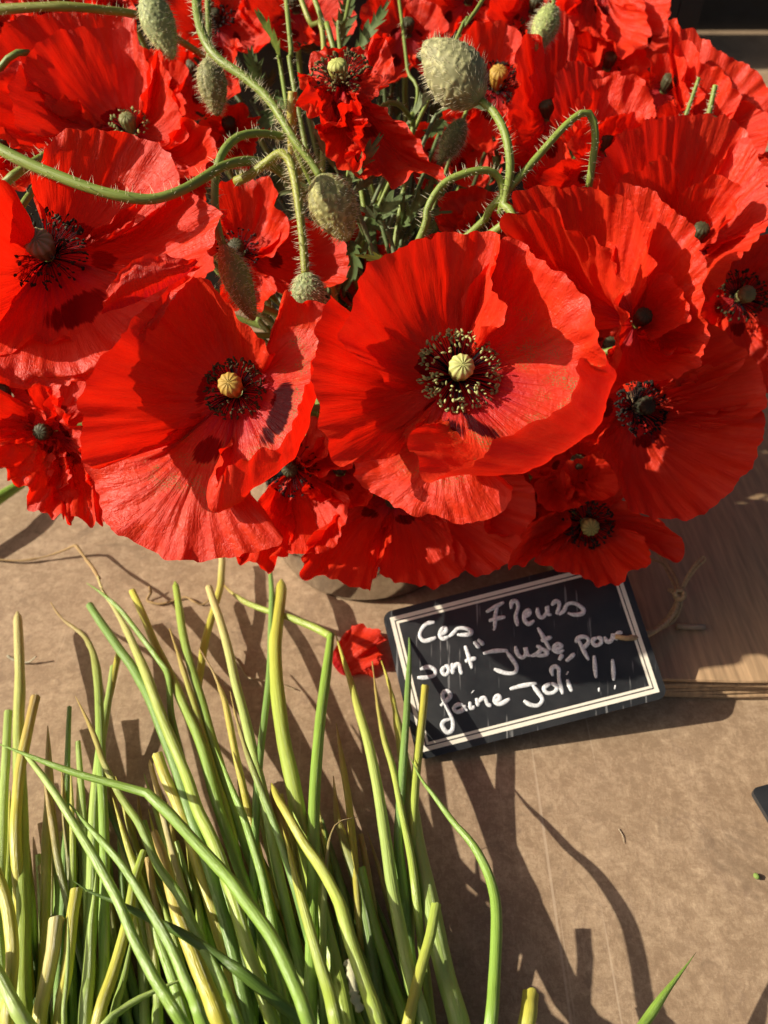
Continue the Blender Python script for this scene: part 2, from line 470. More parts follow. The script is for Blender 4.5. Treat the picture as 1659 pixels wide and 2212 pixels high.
WR = [[
 [(275,290),(230,300),(200,335),(195,370),(220,392),(265,380),(282,370)],
 [(300,362),(334,340),(332,320),(312,328),(302,358),(318,380),(352,368)], [(352,368),(375,350),(398,326),(440,324),(472,340),(462,356),(425,360),(395,358)],
 [(612,206),(602,250),(598,325)], [(552,236),(590,214),(648,182)], [(566,284),(604,272),(656,262)], [(592,322),(602,330)],
 [(686,218),(690,182),(714,178),(724,208),(712,258),(722,312)],
 [(752,266),(785,244),(782,224),(760,238),(757,274),(780,300),(812,282)], [(828,212),(834,252),(855,266),(880,236),(880,203),(886,246),(905,250)],
 [(905,200),(925,178),(946,186),(942,222),(932,248)], [(945,250),(972,228),(990,194),(1032,190),(1076,220),(1068,245),(1022,250),(992,240)]],
 [[(195,545),(240,533),(276,550),(270,578),(225,590),(180,590)], [(332,528),(314,552),(330,576),(350,556),(346,530),(328,528)],
 [(370,512),(372,572)], [(372,548),(388,522),(406,520),(414,556),(424,572)], [(438,418),(458,478),(476,542)], [(438,502),(500,484)],
 [(486,395),(516,432)], [(506,384),(540,414)],
 [(535,460),(600,446),(670,444)], [(662,450),(692,490),(716,530),(708,562),(660,566),(594,544)],
 [(710,420),(720,460),(745,482),(766,462),(762,425),(774,464),(794,472)], [(794,474),(830,460),(848,430),(822,420)], [(840,428),(880,450),(870,468),(826,472)],
 [(830,320),(860,370),(886,420),(900,440)], [(848,392),(906,370)], [(905,442),(945,432),(962,418),(938,408),(920,424),(924,446),(950,452),(972,440)],
 [(945,496),(966,464)], [(984,502),(1030,460)],
 [(1052,388),(1076,440),(1106,496)], [(1035,402),(1050,376),(1086,370),(1106,390),(1090,418),(1062,430)],
 [(1150,374),(1126,390),(1140,416),(1170,406),(1172,380),(1150,373)], [(1190,368),(1206,396),(1230,386),(1236,354),(1246,386)], [(1254,388),(1262,352),(1288,346)]],
 [[(305,742),(332,720),(358,690),(346,664),(320,672),(318,700),(344,760),(370,820),(370,870),(342,886),(315,850),(326,824),(362,814)],
 [(428,738),(398,736),(376,756),(396,776),(430,760),(430,736),(438,762),(454,766)], [(464,720),(470,756),(492,745)], [(478,664),(482,668)],
 [(500,700),(510,746)], [(510,724),(528,704),(546,702),(560,734),(582,742)], [(588,722),(626,704),(618,686),(600,698),(600,724),(630,732),(682,704)],
 [(680,652),(740,636),(826,620)], [(802,630),(840,680),(856,710),(832,740),(790,736),(755,714)], [(902,620),(866,645),(880,672),(916,670),(936,642),(904,618)],
 [(912,582),(904,546),(924,530),(944,545),(946,600),(966,680)], [(990,600),(1004,640),(1016,666)], [(988,563),(994,567)],
 [(1135,470),(1140,540),(1146,592)], [(1156,655),(1166,656)], [(1234,490),(1240,560),(1240,606)], [(1244,640),(1252,642)]]]
for line in WR:
    mb = MB()
    for st in line:
        P = np.array([on_board(*q, .0001) for q in crop(kS, st)])
        n = max(6, int(np.linalg.norm(np.diff(P, axis=0), axis=1).sum() / .0005)); X, _ = even(P, n)
        tt = np.linspace(0, 1, n); r = .00083 * np.minimum(1, .55 + 4 * np.minimum(tt, 1 - tt)) * (1 + .12 * np.sin(tt * 9 + len(st)))
        V, F, U = tube(X, r, 8, flat=.28, flatdir=en); mb.add(V, F, None, U)
    mb.build('chalk_writing', M_CHALK, sign)
# stake behind the board, standing on the table
top = bp(LX * .55, LY * .9, -.0030); foot = np.array([top[0] + .006, top[1] + .012, .0006])
V, F, U = tube(np.linspace(top, foot, 6), .0016, 8); mesh_obj('stake', V, F, M_STAKE, sign, U)

# second chalkboard corner at the edge of the table view
c0 = [PZ(x, y, .003) for x, y in ((1622, 1704), (1860, 1640), (1960, 1990), (1662, 1880))]
o2, e1 = c0[0], norm(c0[1] - c0[0]); e2 = norm(c0[3] - c0[0]); e2 = norm(e2 - e1 * e2.dot(e1))
sign2 = empty('chalkboard_label', o2, 'bare black chalkboard label lying flat on the open brown table', 'sign')
V, F = slab([o2 + e1 * a + e2 * b + np.array([0, 0, -.0022]) for a, b in rounded(0, 0, .05, .07, .0025)][::-1], (0, 0, 1), .0022)
mesh_obj('board', V, F, M_BOARD, sign2, smooth=False)
V, F = box(o2 + e1 * .028 + e2 * .004 + np.array([0, 0, .00015]), e1 * .022, e2 * .0007, np.array([0, 0, .00025])); mesh_obj('border_line', V, F, M_CREAM, sign2, smooth=False)

# ------------------------------------------------------------------ twine
tw = empty('twine_bow', PZ(1470, 1290, BAGTOP), 'frayed jute twine tied in a knot and loop on the kraft bags', 'twine')
def strand(pts, r, name='strand', n=60):
    P = np.array([PZ(x, y, BAGTOP + h * .01) for x, y, h in pts]); X, _ = even(P, n)
    V, F, U = tube(X, r, 6); mesh_obj(name, V, F, M_TWINE, tw, U)
strand(crop(kT, [(1110,356,1.6),(1160,362,1.7),(1225,350,1.3),(1285,312,1.1),(1325,265,1.1),(1335,225,1.2),(1345,192,1.4)]), .0011, 'tail')
strand(crop(kT, [(1120,352,1.5),(1180,350,1.6),(1240,335,1.2),(1290,295,1.0),(1318,255,1.0),(1340,205,1.3)]), .0008, 'tail')
strand(crop(kT, [(1345,200,1.4),(1372,150,1.8),(1405,105,2.2),(1432,80,2.4),(1424,68,2.5),(1396,98,2.3),(1368,140,1.9),(1345,185,1.5),(1300,186,1.3),(1318,200,1.3)]), .0006, 'loop')
strand(crop(kT, [(1344,200,1.4),(1330,150,1.4),(1300,100,1.2),(1262,58,1.0)]), .0006)
strand(crop(kT, [(1340,205,1.3),(1312,150,1.1),(1280,95,.8),(1235,75,.5)]), .0006)
strand(crop(kT, [(1350,215,1.2),(1340,260,.9),(1318,300,.5),(1260,335,.3),(1200,350,.25)]), .0007)
strand(crop(kT, [(1345,215,1.4),(1325,205,1.5),(1332,190,1.6),(1352,192,1.6),(1356,212,1.5),(1338,222,1.4),(1324,212,1.3)]), .0010, 'knot')
V, F, U = tube(np.array([PZ(663.6 + .6 * x, 1161.3 + .6 * y, BAGTOP + .0016) for x, y in ((1330, 318), (1380, 322), (1430, 322))]), .0013, 8)
tag(mesh_obj('wood_splinter', V, F, M_STAKE, None, U), 'short pale stick lying on the kraft bag beside the twine', 'stick')

# ------------------------------------------------------------------ spring onions
CG = {'g': (.27, .44, .070), 'b': (.21, .36, .085), 'p': (.40, .54, .140), 'y': (.58, .54, .085), 'l': (.38, .50, .085), 'd': (.10, .18, .030), 'o': (.50, .36, .11), 'c': (.60, .52, .22), 'r': (.40, .27, .12)}
OG = 'spring onion leaves lying on the table'
def onion(pts, w, h, col, tip='cut', tipcol=None, label=None, ext=True, blend=.22):
    """pts tip->base in picture px; w px widths at tip and base; h heights in cm at tip and base"""
    n0 = len(pts); P = []; Wd = []
    for i, p in enumerate(pts):
        f = i / (n0 - 1); hh = p[2] if len(p) > 2 else h[0] + (h[1] - h[0]) * f
        q = PZ(p[0], p[1], hh * .01); P.append(q); Wd.append((w[0] + (w[1] - w[0]) * f ** .8) * (q - CAMP).dot(-BACK) / FPX / 2 * 1.02)
    if ext:
        d = norm(P[-1] - P[-2]); d[2] = 0
        P.append(P[-1] + d * .03 - np.array([0, 0, P[-1][2] * .35])); Wd.append(Wd[-1] * 1.03)
        P.append(P[-1] + d * .035 - np.array([0, 0, P[-1][2] * .75])); Wd.append(Wd[-1])
    Q = np.c_[np.array(P), Wd]
    L = np.linalg.norm(np.diff(Q[:, :3], axis=0), axis=1).sum(); n = int(np.clip(L / .0028, 14, 80))
    X, _ = even(Q, n)
    sd = random.random() * 50; t = np.linspace(0, 1, n)
    X[:, 0] += .0002 * vnoise(t * L * 60, t * 0, sd) * np.minimum(1, t * 6); X[:, 2] += .0002 * vnoise(t * L * 60, t * 0 + 3, sd)
    X[:, 2] = np.maximum(X[:, 2], X[:, 3] + .0002)
    r = X[:, 3] * (1 + .05 * vnoise(t * L * 90, t * 0 + 7, sd))
    s = t * L
    if tip == 'point': r = r * np.clip((s / (r.max() * 14)), .03, 1) ** .6
    elif tip == 'round': r = r * np.sqrt(np.clip(s / (r[0] * 2.2), .05, 1))
    elif tip == 'dry': r = r * np.clip(.30 + .7 * (s / (L * .22)) ** 1.2, .2, 1) * (1 + .25 * vnoise(s * 700, s * 0, sd) * (s < L * .16))
    else: r = r * (1 + .06 * np.exp(-s / .002))
    S = 18; V, F, U = tube(X[:, :3], r, S, cap=(tip != 'cut', True), twist=random.uniform(-.01, .01))
    ang = np.tile(np.arange(S), n); rib = 1 + .030 * np.cos(ang * math.pi) + .05 * np.cos(ang * 6.2832 / S * 2 + sd) + .02 * np.repeat(vnoise(s * 900, s * 0, sd + 2), S)
    cen = np.repeat(X[:, :3], S, axis=0); V = cen + (V - cen) * rib[:, None]
    U = np.c_[U[:, 0], U[:, 1] * L * 30 + sd]
    c = np.array(CG[col]); tc = np.array(CG[tipcol]) if tipcol else c * 1.0
    g = np.exp(-((t / blend) ** 2)) if tipcol else t * 0
    low = np.clip((t - .55) / .45, 0, 1) * .35
    cc = c[None] * (1 - g[:, None]) + tc[None] * g[:, None]
    cc = cc * (1 - low[:, None]) + (np.array(CG['p']) if col in 'gbpd' else np.array(CG['l'])) * low[:, None]
    cc = cc * (1 + .10 * vnoise(t * 9, t * 0, sd + 5))[:, None]
    C = np.repeat(cc, S, axis=0)
    e = mb = MB().add(V, F, C, U)
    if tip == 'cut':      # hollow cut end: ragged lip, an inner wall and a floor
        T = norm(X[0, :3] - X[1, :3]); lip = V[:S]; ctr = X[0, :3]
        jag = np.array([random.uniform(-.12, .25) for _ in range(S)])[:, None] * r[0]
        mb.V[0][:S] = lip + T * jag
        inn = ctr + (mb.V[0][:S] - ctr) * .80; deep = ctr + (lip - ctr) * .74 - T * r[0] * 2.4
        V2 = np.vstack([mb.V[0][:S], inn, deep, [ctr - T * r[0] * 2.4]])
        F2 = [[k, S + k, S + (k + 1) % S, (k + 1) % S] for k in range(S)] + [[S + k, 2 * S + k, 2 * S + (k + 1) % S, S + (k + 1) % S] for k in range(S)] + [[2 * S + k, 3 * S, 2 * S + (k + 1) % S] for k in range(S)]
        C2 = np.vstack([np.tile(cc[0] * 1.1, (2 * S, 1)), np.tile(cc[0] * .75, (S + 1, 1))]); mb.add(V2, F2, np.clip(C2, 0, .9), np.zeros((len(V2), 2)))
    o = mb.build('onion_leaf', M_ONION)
    if label is None:
        cw = {'y': 'yellow', 'o': 'tan', 'c': 'cream', 'l': 'yellow-green', 'd': 'dark green', 'b': 'blue-green', 'p': 'pale green'}.get(col, 'fresh green')
        tw_ = {'cut': 'a cut hollow end', 'point': 'a pointed tip', 'round': 'a blunt rounded tip', 'dry': 'a shrivelled dry tip'}[tip]
        tw_ = tw_.replace('a ', {'y': 'a yellowed ', 'o': 'a tan ', 'c': 'a cream ', 'r': 'a brown '}.get(tipcol, 'a ') if tipcol != col else 'a ', 1)
        wv = 'slim ' if w[1] < 19 else ('broad ' if w[1] > 23 else '')
        label = wv + cw + ' onion leaf with ' + tw_ + (', deep in the bunch' if max(h) < 1.8 else ', upper layer of bunch')
    tag(o, label, 'spring onion', OG)
    return o

ON = [
 # pts, widths, heights, colour, tip, tipcolour, label
 ([(38,1322),(42,1400),(44,1480),(41,1560),(43,1660),(48,1800),(50,1950),(52,2080),(56,2212)],(17,32),(1.4,2.4),'l','round','c','tall pale spring onion leaf with blunt cream tip, standing alone by the bunch edge'),
 ([(77,1506),(66,1555),(55,1604),(44,1660),(38,1720),(35,1830)],(17,22),(2.0,2.4),'y','cut','o','short bright yellow onion leaf crossing the tall cream-tipped one'),
 ([(18,1537),(14,1620),(9,1700),(6,1790),(2,1880),(-4,2000)],(15,20),(1.6,2.6),'p','cut',None,None),
 ([(103,1568),(105,1640),(106,1725),(102,1800),(99,1945),(95,2080),(93,2212)],(17,25),(1.2,2.0),'y','point','c',None),
 ([(150,1528),(146,1625),(143,1725),(141,1800),(138,1945),(130,2080),(126,2212)],(9,19),(1.2,2.2),'b','cut',None,None),
 ([(168,1603),(174,1680),(180,1780),(184,1860),(188,1940),(188,2060),(186,2212)],(10,20),(1.3,2.2),'p','cut',None,None),
 ([(110,1302),(122,1322),(138,1340),(160,1356),(182,1374),(198,1401),(206,1430),(211,1470),(215,1560),(218,1660),(222,1760),(226,1900),(224,2072),(220,2212)],(9,22),(1.0,2.8),'g','dry','r','onion leaf with curled brown tip bending over above the bunch'),
 ([(244,1440),(236,1500),(226,1560),(214,1640),(205,1740),(200,1860),(196,2010),(188,2212)],(11,28),(1.0,2.6),'p','cut',None,None),
 ([(260,1400),(250,1440),(240,1490),(228,1540)],(12,14),(.9,1.2),'y','cut',None,None),
 ([(194,1308),(216,1342),(238,1374),(260,1406),(282,1436),(304,1474),(326,1515),(355,1590),(385,1670),(420,1780),(460,1900),(500,2040),(540,2212)],(15,26),(1.6,3.2),'b','cut',None,'blue-green cut onion leaf beside the stout one with the dry thread'),
 ([(211,1246),(222,1276),(246,1313),(264,1345),(282,1379),(300,1420),(317,1462),(348,1546),(387,1638),(408,1690),(426,1745),(448,1791),(466,1832),(490,1900),(520,2000),(556,2110),(590,2212)],(14,30),(1.8,3.8),'l','dry','c','stoutest yellow-green onion leaf ending in a papery twisted tip'),
 ([(187,1260),(220,1282),(264,1322),(308,1379),(343,1427),(361,1456),(366,1500),(370,1550),(392,1640),(420,1740)],(6,16),(2.2,2.4),'g','point',None,'thin green onion leaf arching past the stoutest one with a sharp kink'),
 ([(286,1278),(308,1326),(334,1388),(352,1425),(370,1462),(396,1524),(431,1603),(466,1725),(500,1830),(540,1938),(580,2060),(612,2212)],(13,26),(1.3,3.4),'g','cut','y','yellow-ended onion leaf next to the stoutest leaf'),
 ([(378,1256),(387,1313),(396,1374),(414,1445),(436,1515),(452,1575),(480,1670),(520,1790),(560,1900)],(13,22),(1.6,2.4),'g','round','l','blunt bright green onion leaf pointing at the big poppy with the ochre centre'),
 ([(367,1359),(376,1388),(387,1418),(409,1489),(431,1568),(458,1660),(490,1760),(520,1880)],(9,20),(1.8,2.6),'l','dry','o','onion leaf with a withered tan tip between two greener ones'),
 ([(431,1401),(446,1426),(462,1454),(476,1488),(488,1524),(506,1612),(524,1700),(548,1800)],(7,17),(2.2,2.6),'y','dry','r','yellow onion leaf with a thread-thin brown tip'),
 ([(451,1269),(463,1305),(475,1339),(493,1401),(510,1480),(528,1550),(546,1625),(566,1710),(590,1830),(620,1960)],(14,22),(1.9,2.8),'p','cut','c','pale cut onion leaf crossing in front of the yellow forked stalk'),
 ([(583,1226),(586,1265),(587,1304),(585,1374),(581,1458),(572,1546),(559,1656),(552,1786),(548,1900),(545,2060)],(8,20),(1.6,3.0),'b','cut',None,'slim blue-green onion leaf reaching up under the poppy petals'),
 ([(608,1252),(606,1285),(603,1313),(597,1360),(594,1392),(596,1458),(603,1524),(616,1612),(638,1725),(660,1826),(690,1960),(730,2120),(750,2212)],(21,34),(1.6,3.2),'l','round','y','thick onion leaf with rounded yellow end beside the bucket'),
 ([(715,1372),(710,1415),(704,1462),(691,1568),(684,1650),(680,1725),(678,1806),(676,1926),(672,2060),(668,2212)],(15,30),(2.4,3.2),'g','cut',None,'upright bright green onion leaf whose end folds over towards the bucket'),
 ([(722,1361),(738,1412),(756,1468),(772,1526),(796,1606),(816,1698),(832,1806),(848,1926),(868,2026),(892,2126),(916,2212)],(7,31),(1.7,3.2),'p','point','y','long arched onion leaf tapering to a point beside the fallen petal'),
 ([(726,1562),(736,1626),(744,1680),(752,1726),(760,1800),(768,1886),(776,1980)],(12,18),(.9,1.6),'y','point','o',None),
 ([(720,1676),(724,1720),(728,1766),(740,1806),(752,1846),(776,1926),(800,2046),(815,2140),(826,2212)],(14,28),(1.0,1.8),'b','point','o','withered orange-brown onion leaf standing low at the bunch edge'),
 ([(804,1428),(810,1480),(818,1540),(830,1600),(848,1658),(866,1740),(884,1830),(900,1940)],(8,18),(2.0,2.6),'l','dry','o','onion leaf with a short brown tip close to the chalkboard'),
 ([(824,1428),(838,1470),(850,1515),(864,1590),(876,1660),(888,1740),(900,1810),(912,1866),(928,1946),(944,2026),(968,2126),(992,2212)],(10,44),(1.5,2.6),'p','dry','y','broadest onion leaf at the bunch edge next to the chalkboard'),
 ([(882,1354),(885,1400),(884,1440),(880,1526),(874,1600),(868,1680),(863,1760),(862,1830),(868,1900),(880,2000)],(7,22),(2.6,2.2),'b','point',None,'blue-green onion leaf with a needle tip in front of the chalkboard'),
 ([(918,1484),(914,1530),(909,1580),(904,1630),(898,1690),(892,1770),(890,1850)],(17,20),(2.2,2.2),'l','cut','y','blunt cut onion leaf standing over the corner of the chalkboard'),
 ([(882,1626),(896,1658),(914,1690),(936,1718),(980,1778),(1004,1804),(1028,1834),(1052,1878),(1066,1920),(1072,1960),(1072,2026),(1066,2126),(1060,2212)],(4,27),(2.4,3.3),'g','point',None,'lone curved onion leaf swinging out over the bare table'),
 ([(942,1954),(935,1990),(928,2026),(908,2094),(894,2150),(880,2212)],(19,24),(3.2,3.4),'y','cut','l','short yellow cut onion leaf crossing the broadest leaf'),
 ([(1146,2146),(1142,2180),(1137,2212)],(31,36),(2.6,2.8),'l','cut','y','thick cut onion stub with torn lip, apart from the bunch'),
 ([(1503,2058),(1484,2084),(1462,2112),(1440,2140),(1420,2168),(1390,2212),(1360,2256)],(4,24),(2.0,2.6),'g','point',None,'single pointed onion leaf tip lying on the open table away from the bunch'),
 ([(497,1493),(503,1520),(510,1550),(528,1612),(548,1668),(584,1758),(616,1846),(640,1930)],(6,18),(2.8,3.4),'b','dry','o',None),
 ([(588,1694),(594,1725),(600,1752),(610,1790),(626,1850)],(15,18),(2.2,2.4),'o','round','o',None),
 ([(606,1778),(620,1820),(636,1886),(664,1986),(692,2086),(712,2150),(726,2212)],(8,32),(3.2,4.2),'l','point','y','shiny yellow-green onion leaf with an olive pointed tip'),
 ([(586,1692),(600,1726),(616,1752),(656,1822),(684,1862),(704,1894),(724,1930),(738,1962),(760,2046),(796,2150),(818,2212)],(12,30),(3.0,4.4),'l','round','y',None),
 ([(774,1764),(744,1770),(726,1780),(714,1806),(708,1840),(704,1886),(700,1960),(700,2026),(698,2100)],(3,15),(3.0,3.4),'p','dry','r','thin onion leaf with hooked dry tip bent sideways'),
 ([(464,1614),(484,1660),(504,1710),(524,1758),(540,1806),(568,1906),(592,2026),(606,2120),(622,2212)],(9,23),(3.0,3.4),'g','point',None,None),
 ([(340,1631),(358,1682),(384,1737),(410,1810),(432,1881),(458,1961),(490,2070),(520,2212)],(20,26),(2.6,3.0),'y','cut','y','yellow cut onion leaf with an open round end'),
 ([(323,1641),(330,1670),(338,1700),(352,1760)],(10,13),(2.3,2.4),'c','round','o',None),
 ([(333,1797),(342,1822),(352,1849),(362,1890),(376,1945),(390,1993),(422,2073),(454,2153),(476,2212)],(13,40),(3.0,3.6),'y','cut','o','fat bright yellow onion leaf with a pink-brown cut end'),
 ([(310,1839),(300,1872),(288,1913),(275,1993),(243,2105),(211,2212)],(12,26),(2.6,3.2),'y','cut','l',None),
 ([(288,2002),(278,2060),(266,2121),(243,2212)],(9,17),(2.4,2.8),'p','point',None,None),
 ([(123,1986),(119,2020),(115,2056),(99,2137),(84,2212)],(30,31),(2.8,3.0),'y','cut','c','wide yellow onion leaf sliced flat across its end'),
 ([(166,1922),(162,1950),(157,1980),(144,2105),(128,2212)],(22,24),(2.6,2.8),'y','cut','y',None),
 ([(146,1975),(148,2020),(147,2072),(142,2140),(138,2212)],(4,11),(3.3,3.4),'p','point',None,None),
 ([(-12,1880),(4,1920),(19,1977),(26,2056),(20,2152),(16,2212)],(22,28),(3.2,3.2),'y','cut',None,'limp bowed yellow onion leaf at the outer edge of the bunch'),
 ([(-30,2060),(0,2110),(26,2162),(56,2212)],(22,30),(3.6,3.6),'p','cut',None,None),
 ([(208,1880),(204,1940),(198,2008),(192,2105),(184,2212)],(14,29),(2.8,3.0),'p','point',None,None),
 ([(227,1910),(228,1980),(227,2050),(224,2136),(222,2212)],(12,19),(2.6,2.7),'p','point',None,None),
 ([(416,2106),(384,2119),(352,2133),(320,2148),(288,2165),(256,2188),(224,2216)],(8,16),(3.0,3.4),'p','point',None,'pale onion leaf lying slantwise against the run of the bunch'),
 ([(163,1504),(178,1534),(194,1568),(210,1606),(224,1645),(253,1708),(276,1744),(301,1781),(339,1865),(364,1902),(390,1938),(429,2025),(464,2089),(490,2150),(512,2212)],(6,24),(2.6,5.0),'g','point','o','long green onion leaf with a fine orange tip lying over the bunch'),
 ([(155,1900),(192,1925),(256,1951),(320,1983),(384,2012),(448,2050),(500,2085),(545,2118)],(5,24),(4.6,4.6),'d','point',None,'dark onion leaf crossing low over the others from its pointed tip'),
 ([(139,1724),(158,1746),(179,1772),(204,1800),(230,1829),(262,1868),(288,1906),(318,1954),(346,2002),(372,2052),(394,2105),(418,2160),(438,2212)],(6,25),(4.4,5.4),'g','point',None,'smooth green onion leaf crossing over its neighbours with one dark fold line'),
 ([(58,1632),(76,1656),(96,1682),(120,1716),(144,1753),(172,1798),(198,1842),(228,1895),(256,1948),(288,2025),(312,2072),(336,2117),(366,2165),(396,2212)],(10,27),(4.2,5.4),'g','cut','p','long glossy green onion leaf on top of the bunch'),
 ([(-6,1606),(30,1620),(66,1634),(120,1655),(176,1674),(220,1686),(264,1698),(300,1708),(316,1712),(328,1722),(345,1738),(368,1759),(416,1813),(464,1865),(500,1905),(531,1948),(560,1985),(584,2018),(606,2058),(624,2098),(646,2150),(668,2212)],(9,29),(4.8,5.4),'g','point',None,'longest onion leaf, kinked sharply halfway and lying over all the others'),
]
ON.append(([(46,1046),(20,1062),(-8,1080),(-50,1110)],(20,28),(1.2,1.4),'g','cut',None,'lone green onion leaf end poking out under the crumpled poppy'))
for q in ON:
    onion(q[0], q[1], q[2], q[3], q[4], q[5], q[6])
# the forked yellow stalk and the folded-over end of the upright leaf
onion([(478,1196),(480,1212),(478,1240),(477,1262),(470,1290),(462,1317),(444,1383),(433,1445),(420,1540)], (12, 16), (1.0, 1.2), 'y', 'cut', 'c', 'yellow forked onion stalk running under the poppy petals', ext=False)
onion([(482,1262),(500,1280),(528,1300),(556,1312),(585,1322),(620,1332),(651,1344),(680,1356),(706,1370),(714,1374)], (9, 16), (1.1, 2.4), 'l', 'dry', 'o', 'folded yellow-to-green onion leaf end lying across towards the forked stalk', ext=False)
# the crowd underneath
rs = random.Random(5)
for i in range(165):
    bx = rs.uniform(-30, 960); ty = rs.uniform(1640, 2010) + max(0, bx - 560) * .30
    lean = -.10 - .22 * min(1, max(0, bx) / 600) + rs.uniform(-.12, .16)
    if bx < 200: lean = rs.uniform(-.02, .12)
    n = 6; pts = []
    for k in range(n):
        f = k / (n - 1); y = ty + (2230 - ty) * f
        pts.append((bx + lean * (2230 - y) * (1 if bx > 200 else -1) * (1) + 10 * math.sin(f * 3 + i), y))
    if pts[0][0] < -20 or pts[0][0] > 800: continue
    h1 = rs.uniform(.6, 2.7)
    onion(pts, (rs.uniform(7, 14), rs.uniform(15, 24)), (rs.uniform(.5, h1), h1), rs.choice('dggbgpl'), rs.choice(['cut', 'point', 'point']), rs.choice([None, None, 'y', 'o']))

# ------------------------------------------------------------------ poppies
def rows_uv(rows, nu, nv, tmid=None):
    rim = rows[-1]
    _, tt = even(rim, nu)
    f = tt / (len(rim) - 1)
    R = [catmull(r, f * (len(r) - 1)) for r in rows]
    R = np.stack(R, 0)                                   # K,nu,3
    K = len(rows); tv = np.linspace(0, K - 1, nv)
    G = np.empty((nu, nv, 3))
    for i in range(nu): G[i] = catmull(R[:, i], tv)
    return G

def petal_mesh(G, seed, wr=1.0, jag=1.0, name='petal', mat=None, parent=None, bu=.5):
    nu, nv = G.shape[:2]
    u = np.linspace(0, 1, nu)[:, None] * np.ones((1, nv)); v = np.linspace(0, 1, nv)[None] * np.ones((nu, 1))
    rl = np.linalg.norm(np.diff(G[:, -1], axis=0), axis=1).sum() * 100        # rim length in cm
    Gu = np.gradient(G, axis=0); Gv = np.gradient(G, axis=1)
    N = norm(np.cross(Gu, Gv)); D = norm(Gv)
    uu = u * rl
    d = (.0013 * v ** 1.5 * vnoise(uu * .9, v * 1.6, seed) + .00075 * v ** 1.2 * vnoise(uu * 2.2 + .6 * vnoise(uu, v * 3, seed + 9), v * 1.6, seed + 1)
         + .00045 * v * vnoise(uu * 4.5, v * 2.2, seed + 2) + .00017 * v ** .6 * vnoise(uu * 9, v * 4, seed + 3) - .0011 * v * np.abs(vnoise(uu * .8 + v * 1.3, v * 2.6 - uu * .25, seed + 21)) ** .7 * 1.2 - .0006 * v * np.abs(vnoise(uu * 2.1 - v * 2.0, v * 4.5, seed + 22)) ** .7
         + .00022 * vnoise(uu * 2.6, v * 7, seed + 8))
    d = d + v ** 6 * (.0014 * vnoise(uu * 1.8, v * 0, seed + 4) + .0009 * vnoise(uu * 4.0, v * 0, seed + 5))
    if wr > 1.6:
        d = d + (wr - 1) * .0007 * (vnoise(uu * 2.5, v * 6, seed + 6) + .5 * np.abs(vnoise(uu * 5, v * 12, seed + 7)))
    G2 = G + N * (d * min(wr, 2.2))[..., None]
    e = jag * v ** 5 * (.00085 * vnoise(uu * 2.6, v * 0, seed + 11) + .00050 * vnoise(uu * 6.5, v * 0, seed + 12))
    G2 = G2 + D * e[..., None]
    V = G2.reshape(-1, 3); U = np.stack([u - bu + .5, v], -1).reshape(-1, 2)
    F = [[i * nv + j, (i + 1) * nv + j, (i + 1) * nv + j + 1, i * nv + j + 1] for i in range(nu - 1) for j in range(nv - 1)]
    return mesh_obj(name, V, F, mat or M_PETAL, parent, U)

def cam_axis(a): return norm(a[0] * RIGHT + a[1] * UPV + a[2] * np.array(BACK))

HAIRS = 0
def hairs(mb_path, r, n, length, seed, name='hairs', parent=None, taper=None):
    rg = np.random.default_rng(seed); P = np.asarray(mb_path); T = norm(np.gradient(P, axis=0))
    R = np.broadcast_to(r, (len(P),)); mb = MB()
    for i in range(n):
        k = rg.integers(1, len(P) - 1); f = rg.random(); p = P[k] * (1 - f) + P[min(k + 1, len(P) - 1)] * f
        w = rg.normal(size=3); w = w - T[k] * w.dot(T[k]); w = norm(w)
        L = length * rg.uniform(.5, 1.15); d = norm(w + T[k] * rg.uniform(-.35, .35)); a = norm(np.cross(d, T[k] + .01)); b = np.cross(d, a)
        q = p + w * R[k] * .9; hr = .00010
        V = [q + hr * a, q - .5 * hr * a + .87 * hr * b, q - .5 * hr * a - .87 * hr * b, q + d * L]
        mb.add(V, [[0, 1, 3], [1, 2, 3], [2, 0, 3]])
    return stuff(mb.build(name, M_HAIR, parent))

def stamens(C, ax, r0, r1, h, n, seed, acol, fcol, parent, asz=.00048):
    rg = np.random.default_rng(seed); A = norm(np.cross(ax, [.3, .8, .5])); B = np.cross(ax, A); mb = MB()
    for i in range(n):
        a = rg.random() * 6.283; rr = r0 + (r1 - r0) * math.sqrt(rg.random()); rad = math.cos(a) * A + math.sin(a) * B
        f = (rr - r0) / (r1 - r0)
        b = C + rad * .0022 + ax * .0010; t = C + rad * rr + ax * h * (1.05 - .55 * f ** 1.5) * rg.uniform(.85, 1.1)
        m = (b + t) / 2 + ax * .0012 + rad * .0002
        X = catmull(np.array([b, m, t]), np.linspace(0, 2, 5))
        V, F, U = tube(X, .00010, 3, cap=(False, False)); mb.add(V, F, np.array(fcol) * rg.uniform(.6, 1.4))
        d = norm(t - m + rg.normal(size=3) * .004); p1 = norm(np.cross(d, [.2, .5, .8])); p2 = np.cross(d, p1); s = asz * rg.uniform(.75, 1.25)
        VV = []
        for q, w in ((-1.7, .25), (-.9, .95), (.5, 1.0), (1.5, .45)):
            for k in range(5): VV.append(t + d * s * q + s * w * (math.cos(k * 1.257) * p1 * (1.1) + math.sin(k * 1.257) * p2 * .7))
        FF = [[j * 5 + k, j * 5 + (k + 1) % 5, j * 5 + 5 + (k + 1) % 5, j * 5 + 5 + k] for j in range(3) for k in range(5)] + [[4, 3, 2, 1, 0], [15, 16, 17, 18, 19]]
        mb.add(VV, FF, np.array(acol) * rg.uniform(.55, 1.35))
    return stuff(mb.build('stamens', M_STAMEN, parent))

